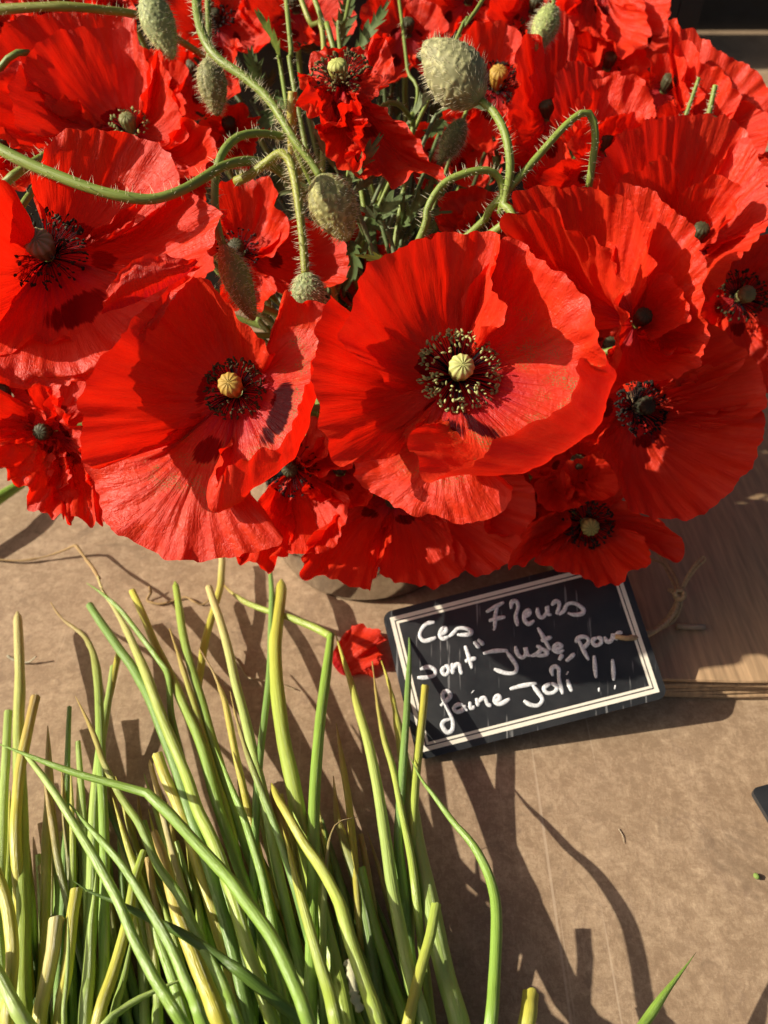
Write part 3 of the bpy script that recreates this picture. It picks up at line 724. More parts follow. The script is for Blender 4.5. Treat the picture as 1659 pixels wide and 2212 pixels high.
def pod(C, ax, r, h, col, raycol, parent):
    r = r * .86; A = norm(np.cross(ax, [.3, .8, .5])); B = np.cross(ax, A); V = []; C2 = []; seg = 44; nr = 11
    prof = [(.35, .08), (.62, .2), (.88, .42), (1.0, .62), (1.02, .78), (.98, .86)]
    U = []
    for j, (q, z) in enumerate(prof):
        for k in range(seg):
            a = 6.2832 * k / seg; rib = 1 + .05 * math.cos(a * nr) * (z > .15)
            V.append(C + ax * h * z + r * q * rib * (math.cos(a) * A + math.sin(a) * B)); U.append((k / seg, z)); C2.append(np.array(col) * (1 + .18 * math.cos(a * nr)))
    F = [[j * seg + k, j * seg + (k + 1) % seg, (j + 1) * seg + (k + 1) % seg, (j + 1) * seg + k] for j in range(len(prof) - 1) for k in range(seg)]
    F.append([(len(prof) - 1) * seg + k for k in range(seg)])
    p = mesh_obj('seed_pod', V, F, M_POD, parent, U, C2)
    V = []; C2 = []; U = []
    prof = [(1.10, .80), (1.14, .84), (1.02, .93), (.75, .985), (.45, 1.01), (.12, 1.02)]
    for j, (q, z) in enumerate(prof):
        for k in range(seg):
            a = 6.2832 * k / seg; w = .5 + .5 * math.cos(a * nr)
            sc = 1 - (.08 * (1 - w) if j < 3 else 0)
            V.append(C + ax * h * (z + .022 * w * (j > 1)) + r * q * sc * (math.cos(a) * A + math.sin(a) * B)); U.append((k / seg, z))
            C2.append(np.array(raycol) * w ** 1.5 + np.array(col) * (1 - w ** 1.5))
    F = [[j * seg + k, j * seg + (k + 1) % seg, (j + 1) * seg + (k + 1) % seg, (j + 1) * seg + k] for j in range(len(prof) - 1) for k in range(seg)]
    F.append([(len(prof) - 1) * seg + k for k in range(seg)]); F.append(list(range(seg))[::-1])
    st = mesh_obj('stigma_cap', V, F, M_POD, p, U, C2)
    return p

GREEN_STEM = (.20, .27, .06)
def stem_to_bucket(C, ax, seed):
    rg = random.Random(seed); a = rg.random() * 6.283; q = rg.uniform(.005, .036)
    mouth = np.array([VC[0] + q * math.cos(a), VC[1] + q * math.sin(a), .095]); bot = np.array([VC[0] - .6 * q * math.cos(a), VC[1] - .6 * q * math.sin(a), .008])
    k = np.linalg.norm(C - mouth) * .38
    P = np.array([C + ax * .001, C - ax * k * .5 + np.array([0, 0, -.002]), (C - ax * k) * .5 + mouth * .5 + np.array([0, 0, .0]), mouth, (mouth + bot) / 2, bot])
    X, _ = even(P, 30); return X

POPPY_N = 0
def poppy(label, cx, cy, d, axis, petals, pd=None, sta=None, wr=1.0, stem=True, lift=.0035):
    """petals: dicts/lists of (x, y, cm towards camera) rim points in picture px"""
    global POPPY_N; POPPY_N += 1; seed = POPPY_N * 17.3
    C = PD(cx, cy, d); ax = cam_axis(axis)
    e = empty('poppy', C, label, 'poppy', 'red poppies in the bunch')
    for i, p in enumerate(petals):
        if isinstance(p, list): p = {'rim': p}
        lf = p.get('lift', lift)
        def W(pts): return np.array([PD(x, y, d - (z + lf * max(0, cx - x)) * .01) for x, y, z in pts])
        rim = W(p['rim'])
        if 'rows' in p: rows = [W(r) for r in p['rows']] + [rim]
        else:
            rad = rim - C; rad = norm(rad - np.outer(rad.dot(ax), ax)); base = C + rad * .0022 + ax * .0008
            if 'mid' in p: rows = [base, W(p['mid']), rim]
            else:
                L = np.linalg.norm(rim - base, axis=1, keepdims=True)
                mid = (base + rim) / 2 - ax * L * p.get('b', .20)
                rows = [base, mid, rim]
        if 'mid' in p:
            f = np.linspace(0, 1, len(rim)); rows = [catmull(r, f * (len(r) - 1)) for r in rows]
        G = rows_uv(rows, int(p.get('nu', 64) * (1.6 if p.get('nu', 64) > 60 else 1)), p.get('nv', 36))
        petal_mesh(G, seed + i * 3.7, p.get('wr', wr), p.get('jag', 1), 'petal', p.get('m', M_PETALB), e, p.get('bu', .5))
    if pd is None: pd = (.0034, .0080, (.05, .05, .022), (.07, .07, .03))
    if pd:
        r, h, c1, c2 = pd; pod(C, ax, r, h, c1, c2, e)
    if sta:
        r0, r1, h, n, ac, fc = sta; stamens(C, ax, r0, r1, h, n, POPPY_N + 100, ac, fc, e)
    if stem:
        X = stem_to_bucket(C, ax, POPPY_N); V, F, U = tube(X, .0014, 8)
        s = mesh_obj('stem', V, F, M_STEM, e, np.c_[U[:, 0], U[:, 1] * 4], np.tile(GREEN_STEM, (len(V), 1)))
        hairs(X, .0014, 60, .0026, POPPY_N + 300, 'hairs', s)
    return e

AN_G = (.36, .38, .15); AN_D = (.045, .042, .022); AN_B = (.075, .050, .020); FIL = (.010, .006, .010)
POD_P = (.42, .45, .13); POD_R = (.60, .60, .24); POD_O = (.40, .25, .04); POD_D = (.20, .20, .075)
D_ = M_PETALD; PL = M_PETAL

# --- the large open poppy with the pale pod
poppy('large open poppy with a pale yellow seed pod in full sun', 986, 812, .243, (.06, .10, 1), [
 {'rim': [(716,640,.5),(700,668,.8),(684,696,1.0),(680,740,1.2),(671,790,1.3),(671,848,1.4),(683,894,1.5),(694,930,1.6),(704,962,1.7),(727,988,1.8),(748,999,1.9),(780,995,1.6),(860,985,1.0),(930,910,.4)], 'b': .24, 'bu': .78},
 {'rim': [(1000,640,.3),(1060,560,.6),(1091,508,.9),(1143,545,1.2),(1175,570,1.5),(1203,592,1.7),(1235,620,1.9),(1263,652,2.1),(1287,700,2.4),(1300,748,2.6),(1292,788,2.7),(1249,776,3.0),(1236,842,3.1),(1150,905,3.2),(1062,964,3.2),(1020,995,3.2),(957,1013,3.1),(918,1021,3.0),(896,970,2.6),(883,938,2.2),(907,923,1.6),(936,909,.9)],
  'mid': [(1000,740,-.3),(1035,690,-.3),(1055,670,-.2),(1085,670,-.1),(1110,680,.1),(1135,695,.3),(1150,720,.4),(1170,735,.6),(1190,750,.8),(1215,780,1.0),(1300,812,1.5),(1296,856,1.6),(1278,910,1.7),(1242,950,1.8),(1199,982,1.8),(1152,1004,1.8),(1105,1010,1.8),(1060,995,1.7),(1015,965,1.4),(985,935,1.0),(970,910,.6),(965,880,.3)], 'm': D_, 'nu': 96, 'nv': 44, 'bu': .90},
 {'rim': [(858,850,.3),(831,826,.9),(799,783,1.4),(768,748,1.7),(743,718,1.8),(763,682,1.7),(776,640,1.6),(781,606,1.5),(813,570,1.4),(846,538,1.3),(885,526,1.2),(927,518,1.1),(960,508,1.0),(995,504,1.0),(1049,502,1.0),(1078,512,1.2),(1072,560,1.5),(1062,617,1.8),(1087,660,2.2),(1074,700,2.0),(1040,720,1.0),(1010,770,.3)], 'b': .20, 'nu': 90, 'bu': .22},
 {'rim': [(850,930,0.20),(800,975,0.41),(765,997,0.49),(777,1039,0.67),(807,1066,0.86),(845,1089,1.09),(887,1108,1.28),(929,1115,1.47),(967,1123,1.64),(1012,1129,1.78),(1050,1125,1.89),(1073,1115,1.94),(1096,1096,1.92),(1104,1077,1.84),(1092,1054,1.66),(1058,1016,1.27),(1010,940,0.10)],
  'mid': [(930,880,-0.20),(880,940,0.53),(870,965,0.67),(885,990,0.85),(900,1005,1.04),(915,1015,1.17),(930,1020,1.27),(945,1022,1.36),(965,1024,1.45),(985,1024,1.48),(1005,1020,1.51),(1020,1012,1.46),(1035,1004,1.41),(1040,990,1.31),(1040,975,1.19),(1020,950,0.20),(1000,890,-0.20)], 'lift': 0, 'm': D_, 'nu': 90}],
 (.0043, .0125, POD_P, POD_R), (.0055, .0138, .0105, 240, AN_G, FIL))

# --- big shaded poppy with the ochre pod
poppy('large poppy with an ochre seed pod, its bowl in shade and lower petal sunlit', 512, 848, .250, (-.05, .12, 1), [
 {'rim': [(560,800,.2),(585,765,.8),(588,757,1.0),(560,728,1.2),(532,699,1.3),(510,672,1.4),(490,648,1.4),(470,622,1.3),(450,605,1.2),(400,590,.9),(335,640,1.0),(265,715,1.2),(205,795,1.5),(174,860,1.7),(168,900,1.8),(166,940,1.9),(178,997,2.0),(230,1010,1.5),(330,970,.9),(430,910,.3)], 'b': .26, 'nu': 90},
 {'rim': [(590,720,.3),(598,680,.8),(603,655,1.4),(619,638,1.7),(640,652,1.4),(680,655,1.2),(705,662,1.3),(690,715,1.6),(672,770,1.9),(664,801,2.1),(647,829,2.3),(644,877,2.4),(624,929,2.6),(588,967,2.7),(532,985,2.8),(490,1010,2.7),(470,1050,2.3),(480,1000,1.6),(500,945,.8)],
  'mid': [(560,780,-.2),(575,750,.1),(590,730,.3),(610,720,.4),(635,720,.5),(655,735,.6),(672,760,.7),(678,790,.9),(676,820,1.1),(670,850,1.2),(662,890,1.3),(650,935,1.4),(623,985,1.5),(592,1018,1.6),(535,1062,1.7),(485,1095,1.7),(455,1078,1.6),(470,1000,.9),(495,930,.4)], 'm': D_, 'nu': 90, 'nv': 44},
 {'rim': [(420,900,0.20),(330,950,0.52),(230,1000,0.47),(186,1012,0.53),(198,1045,0.63),(216,1093,0.75),(240,1133,0.84),(280,1161,0.99),(320,1189,1.15),(360,1205,1.30),(392,1215,1.36),(440,1211,1.49),(492,1205,1.63),(536,1193,1.69),(575,1182,1.73),(612,1165,1.76),(598,1150,1.65),(560,1129,1.45),(540,1080,1.21),(525,960,0.10)],
  'mid': [(470,880,-0.30),(420,930,0.24),(370,965,0.68),(330,990,0.69),(335,1010,0.82),(345,1030,0.94),(360,1045,1.02),(375,1055,1.11),(390,1062,1.16),(405,1066,1.19),(420,1068,1.22),(440,1066,1.27),(460,1064,1.29),(480,1060,1.26),(495,1052,1.21),(510,1040,1.21),(515,1025,1.12),(520,1000,0.68),(520,960,0.10),(518,910,-0.20)], 'lift': 0, 'm': D_, 'nu': 90}],
 (.0042, .0115, POD_O, (.50, .33, .07)), (.0045, .0105, .0085, 150, AN_B, FIL))

# --- poppy with the grey-green pod at the edge
poppy('sunlit poppy with a grey-green seed pod and wide ring of dark stamens', 106, 556, .252, (.10, .15, 1), [
 [(60,620,.2),(-20,720,1.2),(-90,690,2.4),(-130,580,3.2),(-110,470,3.4),(-50,400,3.2),(0,392,3.0),(20,420,2.8),(29,470,2.4),(22,505,1.5),(60,540,.3)],
 {'rim': [(120,500,.1),(95,450,.5),(72,423,.9),(70,379,1.1),(88,343,1.2),(112,307,1.3),(144,283,1.3),(200,279,1.2),(248,285,1.1),(296,297,1.0),(352,315,1.0),(380,359,1.1),(388,391,1.2),(370,430,1.0),(300,470,.5),(200,520,.1)], 'b': .16},
 {'rim': [(180,520,.0),(280,450,.3),(360,415,.7),(404,413,1.0),(440,433,1.3),(476,463,1.5),(464,499,1.6),(452,531,1.6),(430,562,1.6),(380,600,1.2),(280,620,.6),(180,590,.1)], 'b': .22},
 {'rim': [(170,600,.1),(300,610,.7),(390,585,1.3),(428,562,1.7),(400,599,1.8),(362,635,1.9),(348,663,1.9),(304,707,2.0),(300,738,2.0),(256,771,2.0),(200,819,2.0),(156,823,2.0),(120,835,2.0),(80,827,2.0),(52,843,2.0),(0,819,2.0),(-60,780,1.8),(-60,700,1.0),(40,620,.1)],
  'mid': [(150,590,-.3),(230,610,.2),(290,600,.6),(330,600,.9),(330,625,1.1),(310,650,1.3),(290,680,1.5),(265,710,1.7),(245,730,1.8),(210,750,1.9),(170,770,2.0),(140,778,2.0),(110,782,2.0),(80,780,2.0),(55,778,1.9),(15,760,1.7),(-20,720,1.2),(0,670,.5),(70,600,-.2)], 'nu': 90, 'wr': 1.4},
 {'rows': [[(219,678,1.75),(250,668,1.85),(280,659,1.9),(340,631,1.9),(400,596,1.85),(428,566,1.7)], [(226,655,2.5),(246,636,2.6),(270,620,2.6),(330,596,2.5),(388,578,2.2),(428,563,1.75)]],
  'rim': [(217,640,2.4),(240,611,2.5),(280,579,2.5),(320,556,2.4),(380,555,2.1),(428,559,1.8)], 'm': PL},
 {'rim': [(60,600,.1),(-10,680,.7),(-50,780,1.3),(0,776,1.7),(52,751,1.75),(108,737,1.75),(164,743,1.6),(190,700,1.0),(150,600,.1)], 'b': .25}],
 (.0050, .0125, POD_D, (.34, .33, .20)), (.0055, .0145, .0105, 150, AN_D, FIL))

# --- ruffled poppy behind the large one
poppy('layered ruffled poppy showing pleated petals behind the large open one', 1372, 700, .272, (.15, .2, 1), [
 {'rim': [(1320,560,.1),(1325,450,.5),(1331,408,.8),(1363,400,.9),(1395,404,1.0),(1419,420,1.1),(1439,440,1.2),(1467,468,1.3),(1491,492,1.4),(1511,528,1.5),(1523,560,1.6),(1521,604,1.6),(1519,650,1.6),(1525,692,1.7),(1519,744,1.7),(1467,757,1.4),(1420,740,.6)], 'nu': 90, 'wr': 1.5, 'm': PL},
 {'rim': [(1250,620,.2),(1150,500,.5),(1111,424,.8),(1127,412,.9),(1175,408,1.0),(1227,404,1.1),(1283,408,1.2),(1315,420,1.3),(1343,436,1.5),(1371,460,1.7),(1395,492,1.9),(1397,532,2.0),(1393,588,2.0),(1380,640,1.2)], 'nu': 90, 'wr': 1.4, 'm': PL},
 {'rim': [(1390,660,.3),(1405,610,.8),(1419,592,1.2),(1467,620,1.5),(1487,664,1.7),(1483,688,1.8),(1447,704,1.8),(1415,727,1.6),(1390,720,.6)], 'm': PL},
 {'rim': [(1250,700,.6),(1150,560,1.2),(1098,482,1.6),(1111,464,1.7),(1167,452,1.9),(1207,464,2.1),(1243,492,2.3),(1283,520,2.5),(1311,556,2.7),(1327,604,2.9),(1329,652,3.0),(1335,692,3.0),(1335,752,3.0),(1307,812,2.8),(1320,780,1.6)], 'nu': 90, 'wr': 1.5, 'm': PL},
 {'rim': [(1330,740,.3),(1300,800,1.4),(1315,838,1.9),(1355,848,2.1),(1387,832,2.2),(1435,824,2.2),(1475,808,2.1),(1507,790,1.9),(1522,745,1.7),(1480,720,.9),(1410,710,.2)], 'b': .3, 'm': PL}])

# --- deep bowl, upper edge of the bunch
poppy('deep bowl-shaped poppy with overlapping silky petals beside the stalk-hung ones', 1500, 520, .296, (.05, .35, .9), [
 {'rim': [(1420,520,.2),(1340,460,.5),(1299,407,.8),(1299,360,.9),(1321,317,.8),(1361,281,.6),(1407,259,.4),(1458,248,.2),(1512,247,.0),(1559,250,-.1),(1602,274,-.2),(1613,306,-.1),(1560,420,-.3)], 'b': .30, 'nu': 90},
 {'rim': [(1530,420,-.2),(1570,330,.1),(1613,300,.4),(1638,353,.8),(1652,389,1.0),(1662,432,1.2),(1645,480,1.3),(1600,540,1.3),(1550,580,1.0),(1515,560,.3)], 'b': .3},
 {'rim': [(1440,500,.3),(1380,450,1.0),(1345,398,1.4),(1386,367,1.5),(1443,342,1.4),(1462,370,1.0),(1470,440,.4)], 'b': .28},
 {'rim': [(1480,480,.3),(1469,432,.8),(1515,396,1.3),(1555,382,1.5),(1595,403,1.6),(1584,443,1.7),(1559,486,1.6),(1520,530,1.0)], 'b': .25},
 {'rim': [(1520,560,.4),(1600,510,1.2),(1662,468,1.7),(1631,522,2.0),(1595,551,2.1),(1566,583,2.2),(1548,623,2.2),(1520,640,1.6),(1500,580,.6)], 'b': .2}])

# --- dark-hearted poppy below it
poppy('shaded poppy with a hidden black heart over the kraft bags', 1372, 882, .288, (.25, .0, 1), [
 {'rim': [(1400,840,.2),(1440,760,.7),(1490,690,1.2),(1527,690,1.5),(1563,716,1.7),(1595,748,1.9),(1627,784,2.0),(1652,831,2.1),(1652,856,2.1),(1640,892,2.0),(1560,920,1.2),(1440,910,.2)], 'nu': 80},
 {'rim': [(1420,860,.2),(1470,825,.9),(1501,806,1.6),(1548,792,1.9),(1602,774,2.2),(1590,800,2.2),(1540,840,1.5),(1440,890,.3)], 'm': PL},
 {'rim': [(1450,900,.3),(1560,890,1.1),(1635,885,1.7),(1649,914,1.9),(1645,950,1.9),(1627,997,1.9),(1598,1040,1.9),(1559,1076,1.8),(1519,1105,1.7),(1494,1116,1.6),(1458,1114,1.5),(1404,1112,1.4),(1368,1101,1.3),(1343,1069,1.2),(1314,993,1.0),(1299,946,.8),(1330,900,.2)], 'nu': 90, 'b': .18},
 {'rim': [(1340,920,.1),(1290,960,.6),(1230,950,1.0),(1210,880,1.1),(1240,800,1.0),(1300,780,.7),(1350,840,.1)]}],
 (.0038, .0095, (.03, .03, .016), (.05, .045, .02)), (.0045, .0115, .0085, 170, (.02, .016, .012), FIL))

# --- small poppy above the board
poppy('small orange-red poppy overhanging the written chalkboard', 1264, 1128, .300, (.0, -.25, 1), [
 [(1250,1110,.1),(1225,1060,.5),(1230,1010,.8),(1280,990,.9),(1330,1010,.9),(1350,1060,.7),(1290,1115,.1)],
 [(1245,1130,.1),(1220,1095,.8),(1170,1108,1.2),(1127,1148,1.4),(1101,1202,1.4),(1091,1236,1.3),(1127,1224,1.3),(1148,1206,1.2),(1200,1190,.8),(1250,1150,.1)],
 [(1290,1120,.1),(1340,1090,.6),(1404,1112,.8),(1440,1134,.9),(1469,1159,1.0),(1472,1188,1.0),(1463,1209,1.0),(1433,1195,1.0),(1405,1170,.9),(1330,1160,.3)],
 {'rim': [(1240,1150,.1),(1180,1180,.8),(1148,1209,1.2),(1170,1227,1.3),(1220,1238,1.4),(1260,1249,1.4),(1292,1261,1.4),(1343,1261,1.4),(1368,1238,1.4),(1404,1220,1.3),(1409,1188,1.3),(1380,1145,1.0),(1300,1140,.1)], 'nu': 80}],
 (.0038, .0095, (.24, .26, .08), (.40, .42, .12)), (.0045, .0105, .0080, 120, (.035, .03, .02), FIL))

# --- hanging dark flower under the large one
poppy('deep red poppy hanging in shade beneath the large open one', 850, 1070, .297, (-.05, -.35, 1), [
 {'rim': [(810,1100,.2),(740,1090,.6),(690,1120,.9),(660,1160,1.1),(648,1235,1.3),(693,1244,1.4),(743,1258,1.5),(784,1278,1.6),(803,1279,1.6),(815,1244,1.4),(850,1180,.8)], 'wr': 1.6, 'nu': 80},
 {'rim': [(850,1120,.2),(800,1180,.8),(815,1236,1.2),(826,1246,1.3),(868,1263,1.3),(906,1271,1.3),(944,1277,1.3),(967,1263,1.2),(997,1241,1.1),(1000,1180,.7),(920,1100,.2)], 'nu': 80},
 {'rim': [(900,1080,.1),(960,1120,.5),(980,1200,.8),(997,1240,1.0),(1028,1248,1.0),(1058,1241,1.0),(1088,1226,1.0),(1130,1170,.9),(1160,1090,.8),(1120,1020,.7),(1000,1010,.3)], 'nu': 80},
 [(830,1050,.1),(790,1000,.5),(800,950,.7),(880,930,.7),(950,970,.6),(900,1050,.1)]])

poppy('poppy half hidden between the two large blooms, showing only dark stamens', 632, 1010, .290, (-.05, -.15, 1), [
 [(640,1000,.1),(625,985,.9),(650,1000,1.1),(674,1010,1.2),(697,997,1.2),(712,978,1.1),(715,930,.8),(680,900,.4)],
 [(650,1010,.1),(640,1005,.8),(660,1025,1.1),(686,1039,1.2),(724,1024,1.2),(765,1004,1.1),(760,960,.6),(690,990,.1)],
 {'rim': [(620,1030,.1),(560,1060,.6),(545,1110,.9),(560,1160,1.1),(590,1180,1.2),(640,1195,1.3),(700,1200,1.2),(740,1150,1.0),(755,1080,.7),(690,1030,.1)], 'm': PL},
 {'rim': [(610,1030,.1),(560,1110,.4),(515,1190,.7),(508,1205,.8),(540,1226,1.0),(592,1233,1.1),(610,1216,1.1),(640,1150,.7),(640,1040,.1)], 'wr': 2},
 [(600,1000,.1),(560,960,.3),(570,900,.5),(640,880,.5),(660,960,.1)]],
 None, (.004, .0115, .008, 80, (.02, .016, .014), FIL))

poppy('crumpled withering poppy drooping over the bare table edge of the bunch', 110, 930, .283, (-.1, -.2, 1), [
 {'rim': [(60,930,.1),(0,900,.4),(-60,930,.8),(-50,1000,1.1),(0,1020,1.3),(20,1045,1.4),(45,1055,1.5),(60,1077,1.5),(88,1097,1.5),(112,1121,1.5),(152,1137,1.4),(150,1050,.8),(120,960,.1)], 'wr': 3.0, 'nu': 90, 'm': D_},
 {'rim': [(110,960,.1),(100,1050,.8),(130,1120,1.2),(160,1136,1.3),(176,1133,1.3),(212,1147,1.3),(240,1137,1.2),(260,1080,.9),(240,1000,.5),(160,940,.1)], 'wr': 2.6, 'nu': 80},
 {'rim': [(120,950,.1),(110,880,.6),(103,840,.9),(118,830,1.0),(128,880,1.1),(150,930,1.2),(170,960,1.2),(190,1030,1.3),(200,1060,1.2),(230,1000,.7),(200,940,.3)], 'wr': 2.0},
 [(90,900,.1),(40,860,.5),(-40,830,.8),(-60,870,.9),(-40,940,.9),(40,950,.3)],
 [(100,890,.1),(60,830,.3),(100,790,.4),(180,800,.4),(200,870,.3),(150,920,.1)]])

poppy('tall silky poppy with its lilac-white claw showing, shaded by a hairy stalk', 284, 286, .300, (.05, .35, 1), [
 {'rim': [(200,240,.0),(40,220,.3),(-10,130,.3),(0,61,.2),(25,42,.1),(108,29,.0),(202,25,-.1),(259,22,-.1),(284,17,.0),(293,32,.2),(284,54,.3),(290,160,.0)], 'nu': 90},
 {'rim': [(230,290,.1),(100,300,.8),(10,300,1.2),(-40,260,1.3),(-50,190,1.2),(0,150,1.0),(60,180,.8),(180,260,.2)], 'wr': 2.6},
 {'rim': [(250,300,.1),(150,290,.6),(43,266,1.1),(26,215,1.2),(25,190,1.2),(32,155,1.1),(65,112,1.0),(97,83,.9),(144,61,.8),(202,56,.7),(252,59,.7),(288,79,.8),(310,115,.9),(324,155,1.0),(326,190,.9),(314,250,.3)], 'nu': 90, 'b': .18},
 {'rim': [(300,280,.2),(317,234,.7),(313,202,1.0),(328,162,1.2),(340,120,1.3),(346,94,1.4),(352,137,1.5),(362,180,1.5),(374,223,1.5),(392,277,1.5),(389,299,1.4),(345,300,.9)], 'nu': 70, 'm': PL},
 {'rim': [(330,310,.2),(370,310,.8),(390,292,1.3),(414,274,1.6),(443,288,1.8),(461,310,1.9),(450,338,1.9),(428,365,1.9),(400,362,1.7),(375,350,1.1),(330,330,.4)], 'wr': 1.6, 'm': PL, 'b': .35}],
 (.0034, .008, POD_D, POD_D), (.004, .008, .007, 60, AN_G, FIL))

poppy('small crumpled half-open poppy among the hairy stalks', 738, 186, .272, (-.15, .45, .85), [
 {'rim': [(700,180,.0),(682,150,-.2),(675,115,-.3),(697,103,-.4),(722,112,-.4),(747,108,-.5),(772,97,-.5),(797,112,-.5),(812,112,-.5),(818,88,-.5),(830,68,-.4),(838,90,-.3),(848,119,-.2),(844,155,.0),(833,187,.2),(801,223,.4),(760,210,.1)], 'wr': 1.8, 'nu': 96, 'b': .22},
 {'rim': [(740,240,.2),(690,270,.8),(676,276,1.0),(689,302,1.1),(711,331,1.2),(732,360,1.3),(761,378,1.3),(805,392,1.3),(855,403,1.2),(909,392,1.1),(963,389,1.0),(927,331,.8),(898,288,.7),(873,259,.5),(837,238,.4),(780,215,.2)], 'nu': 90, 'wr': 1.5},
 {'rim': [(700,190,.3),(660,160,.8),(634,166,1.2),(650,200,1.5),(653,234,1.7),(675,259,1.8),(704,266,1.9),(725,259,1.9),(750,234,1.8),(783,223,1.5),(779,200,.9),(755,195,.3)], 'wr': 2.4, 'nu': 90, 'nv': 44, 'b': .28},
 {'rim': [(770,300,1.0),(760,330,1.5),(765,350,1.7),(790,340,1.8),(800,300,1.9),(802,270,1.9),(795,250,1.7),(770,270,1.2)], 'wr': 3, 'm': PL}],
 (.0038, .009, (.36, .38, .10), (.50, .52, .16)), (.004, .012, .009, 110, (.13, .11, .04), (.05, .03, .02)), lift=.0)

poppy('dim poppy with ochre pod tucked behind the big hairy bud', 1071, 195, .325, (.0, .25, 1), [
 [(1030,190,.1),(980,190,.5),(975,120,.7),(1000,70,.7),(1025,48,.6),(1075,46,.5),(1121,66,.5),(1130,120,.5),(1100,175,.1)],
 [(1080,170,.1),(1115,110,.6),(1150,150,.9),(1150,230,1.0),(1115,290,1.0),(1080,240,.2)],
 [(1090,220,.1),(1110,280,.7),(1070,320,.9),(1015,310,.9),(985,250,.7),(1040,210,.1)],
 [(1040,210,.1),(1000,260,.5),(960,250,.6),(950,190,.6),(980,150,.5),(1040,190,.1)]],
 (.0042, .011, POD_O, (.45, .28, .06)), (.004, .011, .008, 90, (.03, .02, .012), FIL))

poppy('sunlit poppy seen from the side, one petal a folded orange strip', 1185, 260, .318, (-.3, .5, .7), [
 {'rim': [(1160,280,.3),(1120,330,.9),(1134,362,1.0),(1098,317,1.3),(1098,266,1.4),(1119,194,1.4),(1114,137,1.4),(1127,76,1.3),(1148,74,1.1),(1156,130,1.0),(1150,210,.9),(1165,250,.4)], 'nu': 80, 'wr': 1.6, 'm': PL},
 [(1170,230,.0),(1150,140,.2),(1155,60,.1),(1200,20,-.1),(1240,60,-.2),(1240,160,-.1),(1200,240,.0)],
 [(1180,280,.2),(1140,340,.9),(1150,400,1.1),(1200,420,1.1),(1240,380,1.0),(1230,310,.5),(1200,270,.1)],
 [(1190,240,.0),(1215,180,.2),(1250,200,.3),(1260,280,.4),(1210,290,.1)]])

poppy('poppy with steep upright petals behind the looping bare stalk', 1300, 330, .312, (.0, .6, .8), [
 {'rim': [(1240,320,.2),(1205,280,.5),(1200,232,.6),(1203,165,.5),(1224,136,.4),(1263,132,.2),(1290,150,.1),(1340,160,.0),(1390,175,.0),(1405,230,.1),(1400,290,.2),(1340,330,.1)], 'nu': 90},
 {'rim': [(1260,330,.3),(1250,250,.8),(1262,200,1.0),(1300,170,1.0),(1350,160,1.0),(1390,185,1.0),(1410,240,1.0),(1395,290,.9),(1330,320,.3)], 'wr': 1.4},
 {'rim': [(1290,350,.3),(1240,330,1.0),(1260,290,1.3),(1300,255,1.4),(1345,240,1.4),(1390,260,1.3),(1370,310,.9),(1320,340,.3)], 'wr': 1.8, 'm': PL},
 {'rim': [(1270,340,.3),(1200,350,1.0),(1160,400,1.3),(1200,440,1.4),(1280,430,1.4),(1330,390,1.1),(1310,350,.3)]}])

poppy('poppy in deep shade with olive stamens beyond the ruffled one', 1592, 646, .312, (.1, .0, 1), [
 [(1570,640,.1),(1545,600,.5),(1555,550,.8),(1610,520,.9),(1680,510,.8),(1720,560,.7),(1640,640,.1)],
 [(1620,620,.1),(1680,560,.6),(1760,600,.9),(1770,700,1.0),(1720,800,1.0),(1640,700,.1)],
 [(1610,660,.1),(1690,760,.8),(1670,840,1.0),(1610,830,1.0),(1550,760,.9),(1560,680,.2)],
 [(1580,660,.1),(1540,720,.5),(1500,700,.6),(1500,620,.6),(1560,620,.1)]],
 (.0038, .009, POD_D, POD_D), (.004, .0115, .008, 110, (.05, .042, .016), FIL))

poppy('poppy with one broad downward petal and a glowing pleated rim', 1290, -40, .350, (.1, .1, 1), [
 {'rim': [(1250,-20,.3),(1225,20,.9),(1232,40,1.1),(1263,65,1.3),(1296,86,1.4),(1328,112,1.5),(1361,122,1.5),(1393,108,1.5),(1407,79,1.5),(1404,40,1.4),(1386,0,1.2),(1350,-40,.4)], 'nu': 90, 'wr': 1.3},
 [(1260,-40,.2),(1200,-10,.7),(1190,50,1.0),(1230,110,1.2),(1290,140,1.2),(1310,90,.9),(1290,0,.2)],
 [(1310,-60,.2),(1390,-60,.8),(1440,-20,1.0),(1440,60,1.0),(1400,60,.8),(1330,-20,.2)]])

poppy('orange poppy with backlit petals at the outer rim of the bunch', 1520, 290, .335, (.3, .4, .9), [
 {'rim': [(1490,290,.1),(1455,180,.3),(1448,100,.2),(1458,43,.1),(1472,62,.2),(1490,58,.2),(1519,83,.3),(1566,112,.4),(1616,140,.5),(1652,180,.6),(1680,240,.8),(1670,300,.8),(1600,310,.3)], 'nu': 90},
 {'rim': [(1500,270,.3),(1480,180,.7),(1476,110,.8),(1486,92,.9),(1512,126,1.1),(1544,144,1.2),(1584,187,1.3),(1587,216,1.3),(1570,250,1.0),(1530,280,.4)], 'm': PL, 'wr': 1.3},
 {'rim': [(1540,290,.4),(1580,240,1.0),(1609,216,1.3),(1640,244,1.4),(1662,270,1.4),(1660,310,1.4),(1620,330,1.2),(1560,310,.5)], 'wr': 1.6},
 {'rim': [(1550,310,.4),(1610,330,1.0),(1660,340,1.3),(1670,400,1.3),(1630,390,1.1),(1560,340,.4)], 'm': PL},
 [(1500,300,.3),(1460,230,.5),(1420,230,.6),(1400,280,.8),(1440,320,.8)]])

